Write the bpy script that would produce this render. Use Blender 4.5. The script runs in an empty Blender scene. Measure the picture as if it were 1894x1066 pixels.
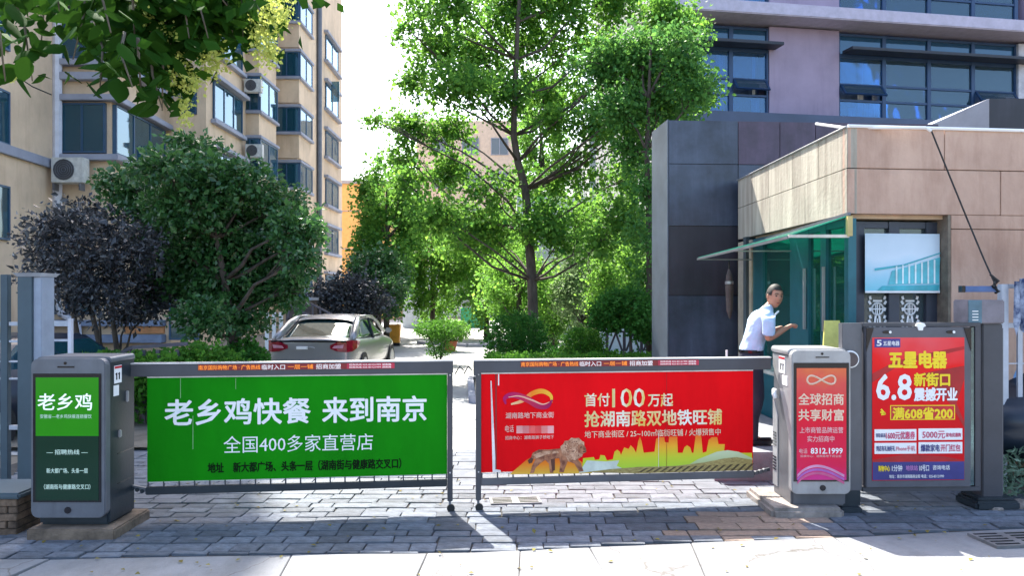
import bpy, bmesh, math, random
import numpy as np
from mathutils import Vector, Matrix
R = math.radians
C = bpy.context.scene.collection
SC = bpy.context.scene
# ------------------------------------------------------------------ camera
FPX, CX, HY, H = 1500.0, 947.0, 545.0, 1.9      # focal length in photo pixels, vanishing column, horizon row, eye height
cam_d = bpy.data.cameras.new('camera'); cam = bpy.data.objects.new('camera', cam_d); C.objects.link(cam)
cam.location = (0, 0, H); cam.rotation_euler = (R(90), 0, 0)
cam_d.sensor_width = 36; cam_d.lens = 36 * FPX / 1894; cam_d.shift_y = (HY - 533) / 1894
cam_d.clip_end = 2000; cam_d.clip_start = .05
SC.camera = cam
# ------------------------------------------------------------------ light
SUN_EL = R(51.0); SUN_AZ = math.atan2(-.345, .91)          # azimuth from +Y towards +X
sdir = Vector((math.sin(SUN_AZ) * math.cos(SUN_EL), math.cos(SUN_AZ) * math.cos(SUN_EL), math.sin(SUN_EL)))
w = bpy.data.worlds.new('World'); SC.world = w; w.use_nodes = True
wn = w.node_tree.nodes; wl = w.node_tree.links
sky = wn.new('ShaderNodeTexSky'); sky.sky_type = 'NISHITA'; sky.sun_disc = False
sky.sun_elevation = SUN_EL; sky.sun_rotation = SUN_AZ
sky.air_density = 1.0; sky.dust_density = 3.0; sky.ozone_density = .6
wl.new(sky.outputs[0], wn['Background'].inputs[0]); wn['Background'].inputs[1].default_value = .15
sl = bpy.data.lights.new('sun', 'SUN'); sl.energy = 4.2; sl.angle = R(.5); sl.color = (1, .95, .86)
so = bpy.data.objects.new('sun', sl); C.objects.link(so); so.rotation_euler = sdir.to_track_quat('Z', 'Y').to_euler()
SC.view_settings.view_transform = 'Standard'; SC.view_settings.look = 'None'
SC.view_settings.gamma = 1; SC.view_settings.use_curve_mapping = False
SC.view_settings.exposure = 2.0
SC.render.engine = 'CYCLES'
SC.cycles.max_bounces = 8; SC.cycles.transparent_max_bounces = 16; SC.cycles.sample_clamp_indirect = 6

rng = random.Random(7)
# ------------------------------------------------------------------ helpers
def W(px, py, D): return Vector(((px - CX) / FPX * D, D, H + (HY - py) / FPX * D))
def WX(px, D): return (px - CX) / FPX * D
def WZ(py, D): return H + (HY - py) / FPX * D

class Frame:
    """a vertical plane through (x0,y0) turned by ang; uz() reads where a sight line meets it"""
    def __init__(s, x0, y0, ang): s.x, s.y, s.a = x0, y0, ang; s.c, s.s = math.cos(ang), math.sin(ang)
    def uz(s, px, py, v=0):
        k = (px - CX) / FPX
        x0 = s.x - s.s * v; y0 = s.y + s.c * v
        u = (k * y0 - x0) / (s.c - k * s.s); Y = y0 + u * s.s
        return u, H + (HY - py) / FPX * Y
    def u(s, px, v=0): return s.uz(px, HY, v)[0]

_m = {}
def mat(name, col, rough=.6, metal=0, var=.12, scale=4, bump=0, bscale=40, spec=.5, col2=None, rnd=0, emit=None, stretch=None, coat=0):
    if name in _m: return _m[name]
    m = bpy.data.materials.new(name); m.use_nodes = True; _m[name] = m
    n, l = m.node_tree.nodes, m.node_tree.links; b = n['Principled BSDF']
    b.inputs['Roughness'].default_value = rough; b.inputs['Metallic'].default_value = metal
    b.inputs['Specular IOR Level'].default_value = spec
    b.inputs['Coat Weight'].default_value = coat
    tc = n.new('ShaderNodeTexCoord'); src = tc.outputs['Object']
    if stretch:
        mp = n.new('ShaderNodeMapping'); mp.inputs['Scale'].default_value = stretch; l.new(src, mp.inputs[0]); src = mp.outputs[0]
    nz = n.new('ShaderNodeTexNoise'); nz.inputs['Scale'].default_value = scale; nz.inputs['Detail'].default_value = 6; nz.inputs['Roughness'].default_value = .65
    l.new(src, nz.inputs['Vector'])
    cr = n.new('ShaderNodeValToRGB'); e = cr.color_ramp.elements
    c2 = col2 or tuple(c * (1 - 2.2 * var) for c in col); c1 = col if col2 else tuple(min(1, c * (1 + var)) for c in col)
    e[0].position = .36; e[1].position = .64
    e[0].color = (*[max(0, v) for v in c2], 1); e[1].color = (*c1, 1)
    l.new(nz.outputs[0], cr.inputs[0]); out = cr.outputs[0]
    if rnd:
        oi = n.new('ShaderNodeObjectInfo'); mr = n.new('ShaderNodeMapRange'); mr.inputs[3].default_value = 1 - rnd; mr.inputs[4].default_value = 1 + rnd
        l.new(oi.outputs['Random'], mr.inputs[0]); mx = n.new('ShaderNodeVectorMath'); mx.operation = 'SCALE'
        l.new(out, mx.inputs[0]); l.new(mr.outputs[0], mx.inputs['Scale']); out = mx.outputs[0]
    l.new(out, b.inputs['Base Color'])
    if bump:
        nb = n.new('ShaderNodeTexNoise'); nb.inputs['Scale'].default_value = bscale; nb.inputs['Detail'].default_value = 5
        l.new(tc.outputs['Object'], nb.inputs['Vector'])
        bp = n.new('ShaderNodeBump'); bp.inputs['Strength'].default_value = bump; bp.inputs['Distance'].default_value = .02
        l.new(nb.outputs[0], bp.inputs['Height']); l.new(bp.outputs[0], b.inputs['Normal'])
    if emit: b.inputs['Emission Color'].default_value = (*emit[0], 1); b.inputs['Emission Strength'].default_value = emit[1]
    return m
def leafmat(name, dark, light, trans=.4, rough=.55, spec=.14):
    if name in _m: return _m[name]
    m = bpy.data.materials.new(name); m.use_nodes = True; _m[name] = m
    n, l = m.node_tree.nodes, m.node_tree.links; b = n['Principled BSDF']; o = n['Material Output']
    b.inputs['Roughness'].default_value = rough
    at = n.new('ShaderNodeAttribute'); at.attribute_name = 'tint'
    oi = n.new('ShaderNodeObjectInfo'); ad = n.new('ShaderNodeMath'); ad.operation = 'ADD'; l.new(at.outputs['Fac'], ad.inputs[0])
    mu = n.new('ShaderNodeMath'); mu.operation = 'MULTIPLY'; mu.inputs[1].default_value = .25; l.new(oi.outputs['Random'], mu.inputs[0]); l.new(mu.outputs[0], ad.inputs[1])
    cr = n.new('ShaderNodeValToRGB'); cr.color_ramp.elements[0].color = (*dark, 1); cr.color_ramp.elements[1].color = (*light, 1)
    l.new(ad.outputs[0], cr.inputs[0]); l.new(cr.outputs[0], b.inputs['Base Color'])
    tr = n.new('ShaderNodeBsdfTranslucent'); mx = n.new('ShaderNodeMixShader'); mx.inputs[0].default_value = trans
    hs = n.new('ShaderNodeHueSaturation'); hs.inputs['Hue'].default_value = .485; hs.inputs['Value'].default_value = 1.9; hs.inputs['Saturation'].default_value = 1.0
    b.inputs['Specular IOR Level'].default_value = spec
    l.new(cr.outputs[0], hs.inputs['Color']); l.new(hs.outputs[0], tr.inputs[0])
    l.new(b.outputs[0], mx.inputs[1]); l.new(tr.outputs[0], mx.inputs[2]); l.new(mx.outputs[0], o.inputs[0])
    return m
def glassmat(name, tint, through=.5, rough=.03, blend=.35, refl=(.85, .95, 1)):
    """sheet glass: part clear tinted, part mirror"""
    if name in _m: return _m[name]
    m = bpy.data.materials.new(name); m.use_nodes = True; _m[name] = m
    n, l = m.node_tree.nodes, m.node_tree.links; o = n['Material Output']; b = n['Principled BSDF']
    b.inputs['Base Color'].default_value = (*[c * .25 for c in tint], 1); b.inputs['Roughness'].default_value = rough
    tr = n.new('ShaderNodeBsdfTransparent'); tr.inputs[0].default_value = (*tint, 1)
    m1 = n.new('ShaderNodeMixShader'); m1.inputs[0].default_value = through
    gl = n.new('ShaderNodeBsdfGlossy'); gl.inputs['Roughness'].default_value = rough; gl.inputs[0].default_value = (*refl, 1)
    lw = n.new('ShaderNodeLayerWeight'); lw.inputs[0].default_value = blend
    nz = n.new('ShaderNodeTexNoise'); nz.inputs['Scale'].default_value = .9; bp = n.new('ShaderNodeBump'); bp.inputs['Strength'].default_value = .08; bp.inputs['Distance'].default_value = .1
    tc = n.new('ShaderNodeTexCoord'); l.new(tc.outputs['Object'], nz.inputs[0]); l.new(nz.outputs[0], bp.inputs['Height']); l.new(bp.outputs[0], gl.inputs['Normal'])
    m2 = n.new('ShaderNodeMixShader'); l.new(lw.outputs['Fresnel'], m2.inputs[0])
    l.new(b.outputs[0], m1.inputs[1]); l.new(tr.outputs[0], m1.inputs[2]); l.new(m1.outputs[0], m2.inputs[1]); l.new(gl.outputs[0], m2.inputs[2]); l.new(m2.outputs[0], o.inputs[0])
    return m
def gradmat(name, stops, axis=2, rough=.4, wave=None):
    """printed colour run over the object's own height (a print, stays with the thing)"""
    if name in _m: return _m[name]
    m = bpy.data.materials.new(name); m.use_nodes = True; _m[name] = m
    n, l = m.node_tree.nodes, m.node_tree.links; b = n['Principled BSDF']; b.inputs['Roughness'].default_value = rough; b.inputs['Specular IOR Level'].default_value = .12
    tc = n.new('ShaderNodeTexCoord'); sp = n.new('ShaderNodeSeparateXYZ'); l.new(tc.outputs['Generated'], sp.inputs[0])
    cr = n.new('ShaderNodeValToRGB'); e = cr.color_ramp.elements
    for i, (p, c) in enumerate(stops):
        if i > 1: e.new(p)
        e[i].position = p; e[i].color = (*c, 1)
    v = sp.outputs[axis]
    if wave:
        nz = n.new('ShaderNodeTexNoise'); nz.inputs['Scale'].default_value = wave[0]; l.new(tc.outputs['Object'], nz.inputs[0])
        ma = n.new('ShaderNodeMath'); ma.operation = 'MULTIPLY_ADD'; l.new(nz.outputs[0], ma.inputs[0]); ma.inputs[1].default_value = wave[1]; l.new(v, ma.inputs[2])
        mb = n.new('ShaderNodeMath'); mb.operation = 'SUBTRACT'; l.new(ma.outputs[0], mb.inputs[0]); mb.inputs[1].default_value = wave[1] * .5; v = mb.outputs[0]
    l.new(v, cr.inputs[0]); l.new(cr.outputs[0], b.inputs['Base Color'])
    return m

class MB:
    def __init__(s): s.v = []; s.f = []
    def box(s, x0, x1, y0, y1, z0, z1):
        if x0 > x1: x0, x1 = x1, x0
        if y0 > y1: y0, y1 = y1, y0
        if z0 > z1: z0, z1 = z1, z0
        i = len(s.v)
        s.v += [(x0, y0, z0), (x1, y0, z0), (x1, y1, z0), (x0, y1, z0), (x0, y0, z1), (x1, y0, z1), (x1, y1, z1), (x0, y1, z1)]
        s.f += [[i + a for a in q] for q in ((3, 2, 1, 0), (4, 5, 6, 7), (0, 1, 5, 4), (1, 2, 6, 5), (2, 3, 7, 6), (3, 0, 4, 7))]
        return s
    def hexa(s, p):                         # 8 corners: bottom ring then top ring
        i = len(s.v); s.v += [tuple(q) for q in p]
        s.f += [[i + a for a in q] for q in ((3, 2, 1, 0), (4, 5, 6, 7), (0, 1, 5, 4), (1, 2, 6, 5), (2, 3, 7, 6), (3, 0, 4, 7))]; return s
    def prism(s, poly, y0, y1):             # poly in x,z extruded along y
        i = len(s.v); n = len(poly)
        s.v += [(x, y0, z) for x, z in poly] + [(x, y1, z) for x, z in poly]
        s.f += [list(range(i, i + n)), list(range(i + 2 * n - 1, i + n - 1, -1))]
        s.f += [[i + k, i + n + k, i + n + (k + 1) % n, i + (k + 1) % n] for k in range(n)]; return s
    def slab(s, poly, z0, z1):              # poly in x,y extruded along z
        i = len(s.v); n = len(poly)
        s.v += [(x, y, z0) for x, y in poly] + [(x, y, z1) for x, y in poly]
        s.f += [list(range(i + n - 1, i - 1, -1)), list(range(i + n, i + 2 * n))]
        s.f += [[i + k, i + (k + 1) % n, i + n + (k + 1) % n, i + n + k] for k in range(n)]; return s
    def tube(s, pts, r, n=6):
        pts = [Vector(p) for p in pts]; rs = r if isinstance(r, (list, tuple)) else [r] * len(pts)
        i0 = len(s.v); up = None
        for k, p in enumerate(pts):
            d = (pts[min(k + 1, len(pts) - 1)] - pts[max(k - 1, 0)]).normalized()
            if up is None: up = Vector((0, 0, 1)) if abs(d.z) < .9 else Vector((1, 0, 0))
            a = d.cross(up).normalized(); b = a.cross(d).normalized(); up = b
            for j in range(n):
                t = 2 * math.pi * j / n; s.v.append(tuple(p + (a * math.cos(t) + b * math.sin(t)) * rs[k]))
        for k in range(len(pts) - 1):
            for j in range(n):
                a, b = i0 + k * n + j, i0 + k * n + (j + 1) % n
                s.f.append([a, b, b + n, a + n])
        s.f.append([i0 + j for j in range(n)][::-1]); s.f.append([i0 + (len(pts) - 1) * n + j for j in range(n)])
        return s
    def disc(s, c, r, y0, y1, n=20, rz=None):
        return s.prism([(c[0] + r * math.cos(2 * math.pi * k / n), c[1] + (rz or r) * math.sin(2 * math.pi * k / n)) for k in range(n)], y0, y1)
    def bar(s, a, b, wd, dp):               # square bar from a to b
        a, b = Vector(a), Vector(b); d = (b - a).normalized()
        up = Vector((0, 1, 0)) if abs(d.y) < .9 else Vector((0, 0, 1))
        p = d.cross(up).normalized() * wd / 2; q = d.cross(p).normalized() * dp / 2
        return s.hexa([a - p - q, a + p - q, a + p + q, a - p + q, b - p - q, b + p - q, b + p + q, b - p + q])
    def mesh(s, name, m=None, bevel=0, smooth=False, fix=True):
        me = bpy.data.meshes.new(name); me.from_pydata(s.v, [], s.f)
        if fix or bevel:
            bm = bmesh.new(); bm.from_mesh(me)
            if bevel:
                bmesh.ops.remove_doubles(bm, verts=bm.verts, dist=1e-5)
                bmesh.ops.bevel(bm, geom=bm.edges[:], offset=bevel, segments=2, affect='EDGES', clamp_overlap=True)
            bmesh.ops.recalc_face_normals(bm, faces=bm.faces); bm.to_mesh(me); bm.free()
        if m: me.materials.append(m)
        if smooth: me.polygons.foreach_set('use_smooth', [True] * len(me.polygons))
        return me
    def build(s, name, m, parent=None, bevel=0, smooth=False, kind=None, label=None, fix=True):
        return link(name, s.mesh(name, m, bevel, smooth, fix), parent, kind, label)
def link(name, me, parent=None, kind=None, label=None, loc=None):
    o = bpy.data.objects.new(name, me); C.objects.link(o)
    if parent: o.parent = parent
    if kind: o['kind'] = kind
    if label: o['label'] = label
    if loc is not None: o.location = loc
    return o
def thing(name, label, cat, loc=(0, 0, 0), rz=0, group=None):
    o = bpy.data.objects.new(name, None); C.objects.link(o); o.empty_display_size = .2
    o.location = loc; o.rotation_euler = (0, 0, rz); return tag(o, label, cat, group)
def tag(o, label, cat, group=None):
    o['label'] = label; o['category'] = cat
    if group: o['group'] = group
    return o
def box(name, m, parent, x0, x1, y0, y1, z0, z1, bevel=0, **k):
    return MB().box(x0, x1, y0, y1, z0, z1).build(name, m, parent, bevel, **k)
def copy_tree(o, parent=None):
    c = o.copy(); C.objects.link(c); c.parent = parent
    for ch in list(o.children): copy_tree(ch, c)
    return c
DG = bpy.context.evaluated_depsgraph_get
def text(name, s, x, y, z, size, m, parent, bold=0, align='LEFT', width=None, thick=.002, rot=None, shear=0):
    """printed lettering, standing in the x-z plane of its parent at depth y"""
    cu = bpy.data.curves.new('t', 'FONT'); cu.body = s; cu.size = size; cu.align_x = align; cu.resolution_u = 2; cu.fill_mode = 'FRONT'
    o = bpy.data.objects.new('t', cu); C.objects.link(o); DG().update()
    me = bpy.data.meshes.new_from_object(o.evaluated_get(DG())); bpy.data.objects.remove(o); bpy.data.curves.remove(cu)
    n = len(me.vertices); co = np.zeros(n * 3); me.vertices.foreach_get('co', co); co = co.reshape(-1, 3)
    nl = len(me.loops); lv_ = np.zeros(nl, np.int32); me.loops.foreach_get('vertex_index', lv_); npo = len(me.polygons); ls_ = np.zeros(npo, np.int32); me.polygons.foreach_get('loop_start', ls_)
    if width and n:
        wd = co[:, 0].max() - co[:, 0].min(); sx = width / wd; co[:, 0] *= sx
        if align == 'LEFT': co[:, 0] -= co[:, 0].min()
    offs = [(0, 0)]
    if bold: g = bold * size * .95; offs = [(0, 0), (g, 0), (-g, 0), (0, g), (0, -g), (.75 * g, .75 * g), (-.75 * g, .75 * g), (.75 * g, -.75 * g), (-.75 * g, -.75 * g)]
    out = np.concatenate([np.stack([co[:, 0] + dx, co[:, 2] * 0 + .00007 * k, co[:, 1] + dz_], 1) for k, (dx, dz_) in enumerate(offs)])
    K = len(offs); me = bpy.data.meshes.new(name); me.vertices.add(n * K); me.loops.add(nl * K); me.polygons.add(npo * K)
    me.vertices.foreach_set('co', out.ravel()); me.loops.foreach_set('vertex_index', np.concatenate([lv_ + n * k for k in range(K)])); me.polygons.foreach_set('loop_start', np.concatenate([ls_ + nl * k for k in range(K)]))
    me.materials.append(m)
    if rot: a = rot; out = np.stack([out[:, 0] * math.cos(a) - out[:, 2] * math.sin(a), out[:, 1], out[:, 0] * math.sin(a) + out[:, 2] * math.cos(a)], 1)
    me.vertices.foreach_set('co', out.ravel()); me.update(calc_edges=True)
    return link(name, me, parent, loc=(x, y, z))

def cloth(name, chains, m, parent, vox=.011, it=5):
    """one continuous garment: elliptical sections along each chain, fused and smoothed"""
    mb = MB(); n = 18
    for ch in chains:
        i0 = len(mb.v)
        for (x_, y_, z_, rx, ry) in ch:
            x_ += .12 * max(0, z_ - .95) / .55
            for j in range(n):
                a = 2 * math.pi * j / n; fold = 1 + .035 * math.sin(3 * a + z_ * 23) + .02 * math.sin(5 * a - z_ * 41)
                mb.v.append((x_ + rx * fold * math.cos(a), y_ + ry * fold * math.sin(a), z_ + (.0 if ry > .1 else .45 * ry * math.sin(a) * (1 if y_ < 0 else -1))))
        for k in range(len(ch) - 1):
            for j in range(n): a = i0 + k * n + j; b2 = i0 + k * n + (j + 1) % n; mb.f.append([a, b2, b2 + n, a + n])
        mb.f.append([i0 + j for j in range(n)][::-1]); mb.f.append([i0 + (len(ch) - 1) * n + j for j in range(n)])
    o = mb.build(name, m); md = o.modifiers.new('r', 'REMESH'); md.mode = 'VOXEL'; md.voxel_size = vox
    ms = o.modifiers.new('s', 'SMOOTH'); ms.iterations = it; ms.factor = .5
    DG().update(); nm = bpy.data.meshes.new_from_object(o.evaluated_get(DG())); bpy.data.objects.remove(o)
    nm.polygons.foreach_set('use_smooth', [True] * len(nm.polygons)); nm.name = name; return link(name, nm, parent)
def interp(ch, k=3):
    out = []
    for a, b2 in zip(ch, ch[1:]): out += [tuple(a[i] + (b2[i] - a[i]) * j / k for i in range(5)) for j in range(k)]
    return out + [ch[-1]]
def skin(name, verts, edges, radii, m, parent=None, sub=2, root=0):
    verts = [(v[0] + (.12 * max(0, v[2] - .95) / .55), v[1], v[2]) for v in verts]
    me = bpy.data.meshes.new(name); me.from_pydata(verts, edges, [])
    o = bpy.data.objects.new(name, me); C.objects.link(o)
    md = o.modifiers.new('skin', 'SKIN'); md.use_smooth_shade = True
    for i, r in enumerate(radii):
        sv = me.skin_vertices[0].data[i]; sv.radius = r if isinstance(r, tuple) else (r, r); sv.use_root = (i == root)
    ms = o.modifiers.new('sub', 'SUBSURF'); ms.levels = ms.render_levels = sub
    DG().update(); nm = bpy.data.meshes.new_from_object(o.evaluated_get(DG())); bpy.data.objects.remove(o)
    nm.materials.clear(); nm.materials.append(m); nm.polygons.foreach_set('use_smooth', [True] * len(nm.polygons)); nm.name = name
    return link(name, nm, parent)

# ------------------------------------------------------------------ foliage
def leaf_mesh(name, P, Dr, size, nrg, m, wid=.42, droop=.25, flat=0):
    """P centres (n,3), Dr directions (n,3), size (n,), one folded leaf of two faces each"""
    n = len(P); Dr = Dr / (np.linalg.norm(Dr, axis=1, keepdims=True) + 1e-9)
    rnd = nrg.normal(size=(n, 3))
    if flat: rnd = rnd * (1 - flat) + np.array([0, 0, 1.]) * flat * 2
    sd = np.cross(Dr, rnd); sd /= (np.linalg.norm(sd, axis=1, keepdims=True) + 1e-9)
    nm = np.cross(sd, Dr); s = size[:, None]
    base = P; tip = P + Dr * s - nm * s * droop * .5; mid = P + Dr * s * .5
    a = mid + sd * s * wid + nm * s * .06; b = mid - sd * s * wid + nm * s * .06
    V = np.stack([base, a, tip, b], 1).reshape(-1, 3)
    F = np.arange(n)[:, None] * 4 + np.array([[0, 1, 2, 0, 2, 3]]); F = F.reshape(-1)
    me = bpy.data.meshes.new(name); me.vertices.add(4 * n); me.vertices.foreach_set('co', V.ravel())
    me.loops.add(6 * n); me.loops.foreach_set('vertex_index', F.astype(np.int32)); me.polygons.add(2 * n)
    me.polygons.foreach_set('loop_start', np.arange(0, 6 * n, 3, dtype=np.int32)); me.update(calc_edges=True)
    at = me.attributes.new('tint', 'FLOAT', 'FACE'); t = np.repeat(np.clip(nrg.normal(.4, .22, n), 0, 1), 2); at.data.foreach_set('value', t.astype(np.float32))
    me.materials.append(m); return me
def clump_points(nrg, clumps, n, per=12, span=.5, shell=.45):
    """clumps: (x,y,z,rx,ry,rz,weight). twigs spread through each ellipsoid, leaves along each twig"""
    cl = np.array(clumps, float); wgt = cl[:, 6] / cl[:, 6].sum(); nt = max(1, n // per)
    ci = nrg.choice(len(cl), nt, p=wgt); d = nrg.normal(size=(nt, 3)); d /= np.linalg.norm(d, axis=1, keepdims=True)
    r = shell + (1 - shell) * nrg.random(nt) ** .6; r = np.where(nrg.random(nt) < .25, nrg.random(nt) * .8, r) * (1 + .12 * nrg.normal(size=nt))
    tc = cl[ci, :3] + d * cl[ci, 3:6] * r[:, None]
    td = d + nrg.normal(size=(nt, 3)) * .55; td[:, 2] -= .25; td /= np.linalg.norm(td, axis=1, keepdims=True)
    t = nrg.random((nt, per)); P = tc[:, None] + td[:, None] * (t[..., None] - .5) * span + nrg.normal(size=(nt, per, 3)) * span * .12
    D = td[:, None] * .8 + nrg.normal(size=(nt, per, 3)) * .7
    return P.reshape(-1, 3), D.reshape(-1, 3)
def tree(name, label, base, trunk, clumps, n, size, lm, bm_, seed, cat='tree', group=None, per=12, span=.5, r0=.14, flat=0, wid=.42, shell=.45, twigs=2, limb=.45, ntwig=1, droop=.25):
    """trunk: list of world points from the base up; each clump gets a limb that leaves the trunk below it"""
    nrg = np.random.default_rng(seed); rr = random.Random(seed); b = Vector(base)
    t = thing(name, label, cat, b, 0, group)
    tp = [Vector(p) - b for p in trunk]
    tb = MB(); tb.tube(tp, [r0 * (1 - .72 * k / max(1, len(tp) - 1)) for k in range(len(tp))], 8)
    tb.build('trunk', bm_, t, smooth=True)
    bb = MB()
    for c in clumps:
        c0 = Vector(c[:3]) - b
        cand = [p for p in tp[1:] if p.z < c0.z - .1 * limb] or [tp[min(1, len(tp) - 1)]]
        s0 = min(cand, key=lambda p: abs((c0.z - p.z) - .62 * (Vector((p.x, p.y)) - Vector((c0.x, c0.y))).length))
        L = (c0 - s0).length; mid = s0.lerp(c0, .5) + Vector((rr.uniform(-.08, .08), rr.uniform(-.08, .08), rr.uniform(-.06, .06))) * L
        q = s0.lerp(mid, .5) + Vector((rr.uniform(-.05, .05), 0, rr.uniform(-.06, .02))) * L
        rb = min(r0 * limb, .02 + .014 * L)
        bb.tube([s0, q, mid, mid.lerp(c0, .55), c0], [rb, rb * .85, rb * .6, rb * .42, rb * .2], 5)
        for k in range(twigs * 3):
            dv = Vector((rr.gauss(0, 1), rr.gauss(0, 1), rr.gauss(.2, .8))).normalized(); e = c0 + Vector((dv.x * c[3], dv.y * c[4], dv.z * c[5])) * rr.uniform(.55, .95)
            s1 = mid.lerp(c0, rr.uniform(.2, 1)); m1 = s1.lerp(e, .5) + Vector((0, 0, rr.uniform(0, .12))) * (e - s1).length
            bb.tube([s1, m1, e], [rb * .34, rb * .22, rb * .08], 4)
    bb.build('branches', bm_, t, smooth=True, fix=False, kind='stuff')
    P, D = clump_points(nrg, [(c[0] - b.x, c[1] - b.y, c[2] - b.z, *c[3:]) for c in clumps], n, per, span, shell)
    ok = P[:, 2] > .03; P = P[ok]; D = D[ok]
    sz = size * np.clip(nrg.lognormal(-.08, .32, len(P)), .4, 1.9)
    link('crown', leaf_mesh('crown', P, D, sz, nrg, lm, wid, droop, flat), t)
    return t
def cl(px, py, D, rx, ry, rz=None, dz=None, wgt=None):
    """a clump centred on a sight line at distance D with radii in photo pixels"""
    s = D / FPX; p = W(px, py, D); a, c = rx * s, ry * s; dd = dz or (a + c) / 2
    return (p.x, p.y, p.z, a, dd, c, wgt or a * c * dd ** .5)

# ------------------------------------------------------------------ colours
M_conc = mat('concrete_apron', (.205, .21, .22), .85, var=.10, scale=1.3, bump=.35, bscale=60)
M_road = mat('road_concrete', (.36, .36, .35), .85, var=.10, scale=.5, bump=.3, bscale=30)
M_earth = mat('earth', (.16, .14, .11), .95, var=.2, scale=2)
M_joint = mat('joint_sand', (.045, .043, .04), .95, var=.2, scale=9)
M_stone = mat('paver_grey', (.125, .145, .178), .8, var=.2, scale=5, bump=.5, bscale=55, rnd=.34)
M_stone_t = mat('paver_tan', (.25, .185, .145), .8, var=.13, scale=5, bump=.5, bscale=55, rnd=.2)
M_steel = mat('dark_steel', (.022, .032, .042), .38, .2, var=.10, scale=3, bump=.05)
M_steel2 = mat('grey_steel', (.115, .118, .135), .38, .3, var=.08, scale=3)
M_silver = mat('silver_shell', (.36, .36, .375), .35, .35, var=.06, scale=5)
M_silver_d = mat('shade_dark_silver', (.15, .16, .185), .4, .3, var=.07, scale=5)  # darker copy of silver_shell: shade on the left kiosk put into the colour
M_black = mat('black_bezel', (.012, .012, .016), .15, var=.02)
M_rubber = mat('rubber', (.02, .02, .02), .8)
M_white = mat('white_print', (.82, .82, .82), .5, var=.02)
M_beige = mat('beige_render', (.66, .49, .335), .9, var=.07, scale=.6, bump=.2, bscale=30)
M_ledge = mat('grey_ledge', (.30, .31, .37), .8, var=.08, scale=1)
M_pipe = mat('downpipe', (.60, .60, .66), .5, var=.08, scale=2)
M_fr = mat('window_frame', (.03, .08, .15), .4, .2, var=.05)
M_gl_apt = glassmat('apartment_glass', (.08, .36, .52), .45, .04, .35, (.6, .85, 1))
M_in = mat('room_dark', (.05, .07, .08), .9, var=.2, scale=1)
M_bark = mat('bark', (.075, .058, .045), .9, var=.25, scale=8, bump=.6, bscale=25, stretch=(1, 1, .3))
M_bark_g = mat('pale_bark', (.13, .115, .09), .9, var=.25, scale=8, bump=.6, bscale=25, stretch=(1, 1, .3))
L_main = leafmat('locust_leaf', (.028, .11, .022), (.15, .32, .04), .5)
L_right = leafmat('right_tree_leaf', (.02, .09, .028), (.10, .25, .045), .42)
L_back = leafmat('far_leaf', (.03, .12, .025), (.15, .32, .045), .5)
L_dark = leafmat('osmanthus_leaf', (.014, .062, .018), (.06, .165, .042), .25, .3, .45)
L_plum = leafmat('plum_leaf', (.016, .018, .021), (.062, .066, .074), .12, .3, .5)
L_hedge = leafmat('hedge_leaf', (.025, .10, .014), (.09, .25, .028), .35)
L_ball = leafmat('box_leaf', (.014, .075, .014), (.05, .18, .026), .3)
L_airy = leafmat('grey_green_leaf', (.06, .115, .05), (.19, .28, .13), .45)
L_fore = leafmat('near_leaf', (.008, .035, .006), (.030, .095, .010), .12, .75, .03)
L_flower = leafmat('yellow_flower', (.22, .30, .04), (.46, .52, .14), .25, .7)

def add_cracks(m, scale, width, dark):
    n, l = m.node_tree.nodes, m.node_tree.links; b = n['Principled BSDF']; src = b.inputs['Base Color'].links[0].from_socket
    tc = n.new('ShaderNodeTexCoord'); nz = n.new('ShaderNodeTexNoise'); nz.inputs['Scale'].default_value = 2.5; nz.inputs['Detail'].default_value = 5
    ad = n.new('ShaderNodeMixRGB'); ad.blend_type = 'ADD'; ad.inputs[0].default_value = .35; l.new(tc.outputs['Object'], nz.inputs[0]); l.new(tc.outputs['Object'], ad.inputs[1]); l.new(nz.outputs['Color'], ad.inputs[2])
    vo = n.new('ShaderNodeTexVoronoi'); vo.feature = 'DISTANCE_TO_EDGE'; vo.inputs['Scale'].default_value = scale; l.new(ad.outputs[0], vo.inputs['Vector'])
    mr = n.new('ShaderNodeMapRange'); mr.inputs[1].default_value = 0; mr.inputs[2].default_value = width; l.new(vo.outputs['Distance'], mr.inputs[0])
    mx = n.new('ShaderNodeMixRGB'); l.new(mr.outputs[0], mx.inputs[0]); mx.inputs[1].default_value = (*dark, 1); l.new(src, mx.inputs[2]); l.new(mx.outputs[0], b.inputs['Base Color'])
add_cracks(M_conc, .75, .006, (.10, .09, .08)); add_cracks(M_road, .35, .01, (.14, .13, .12))
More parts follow.
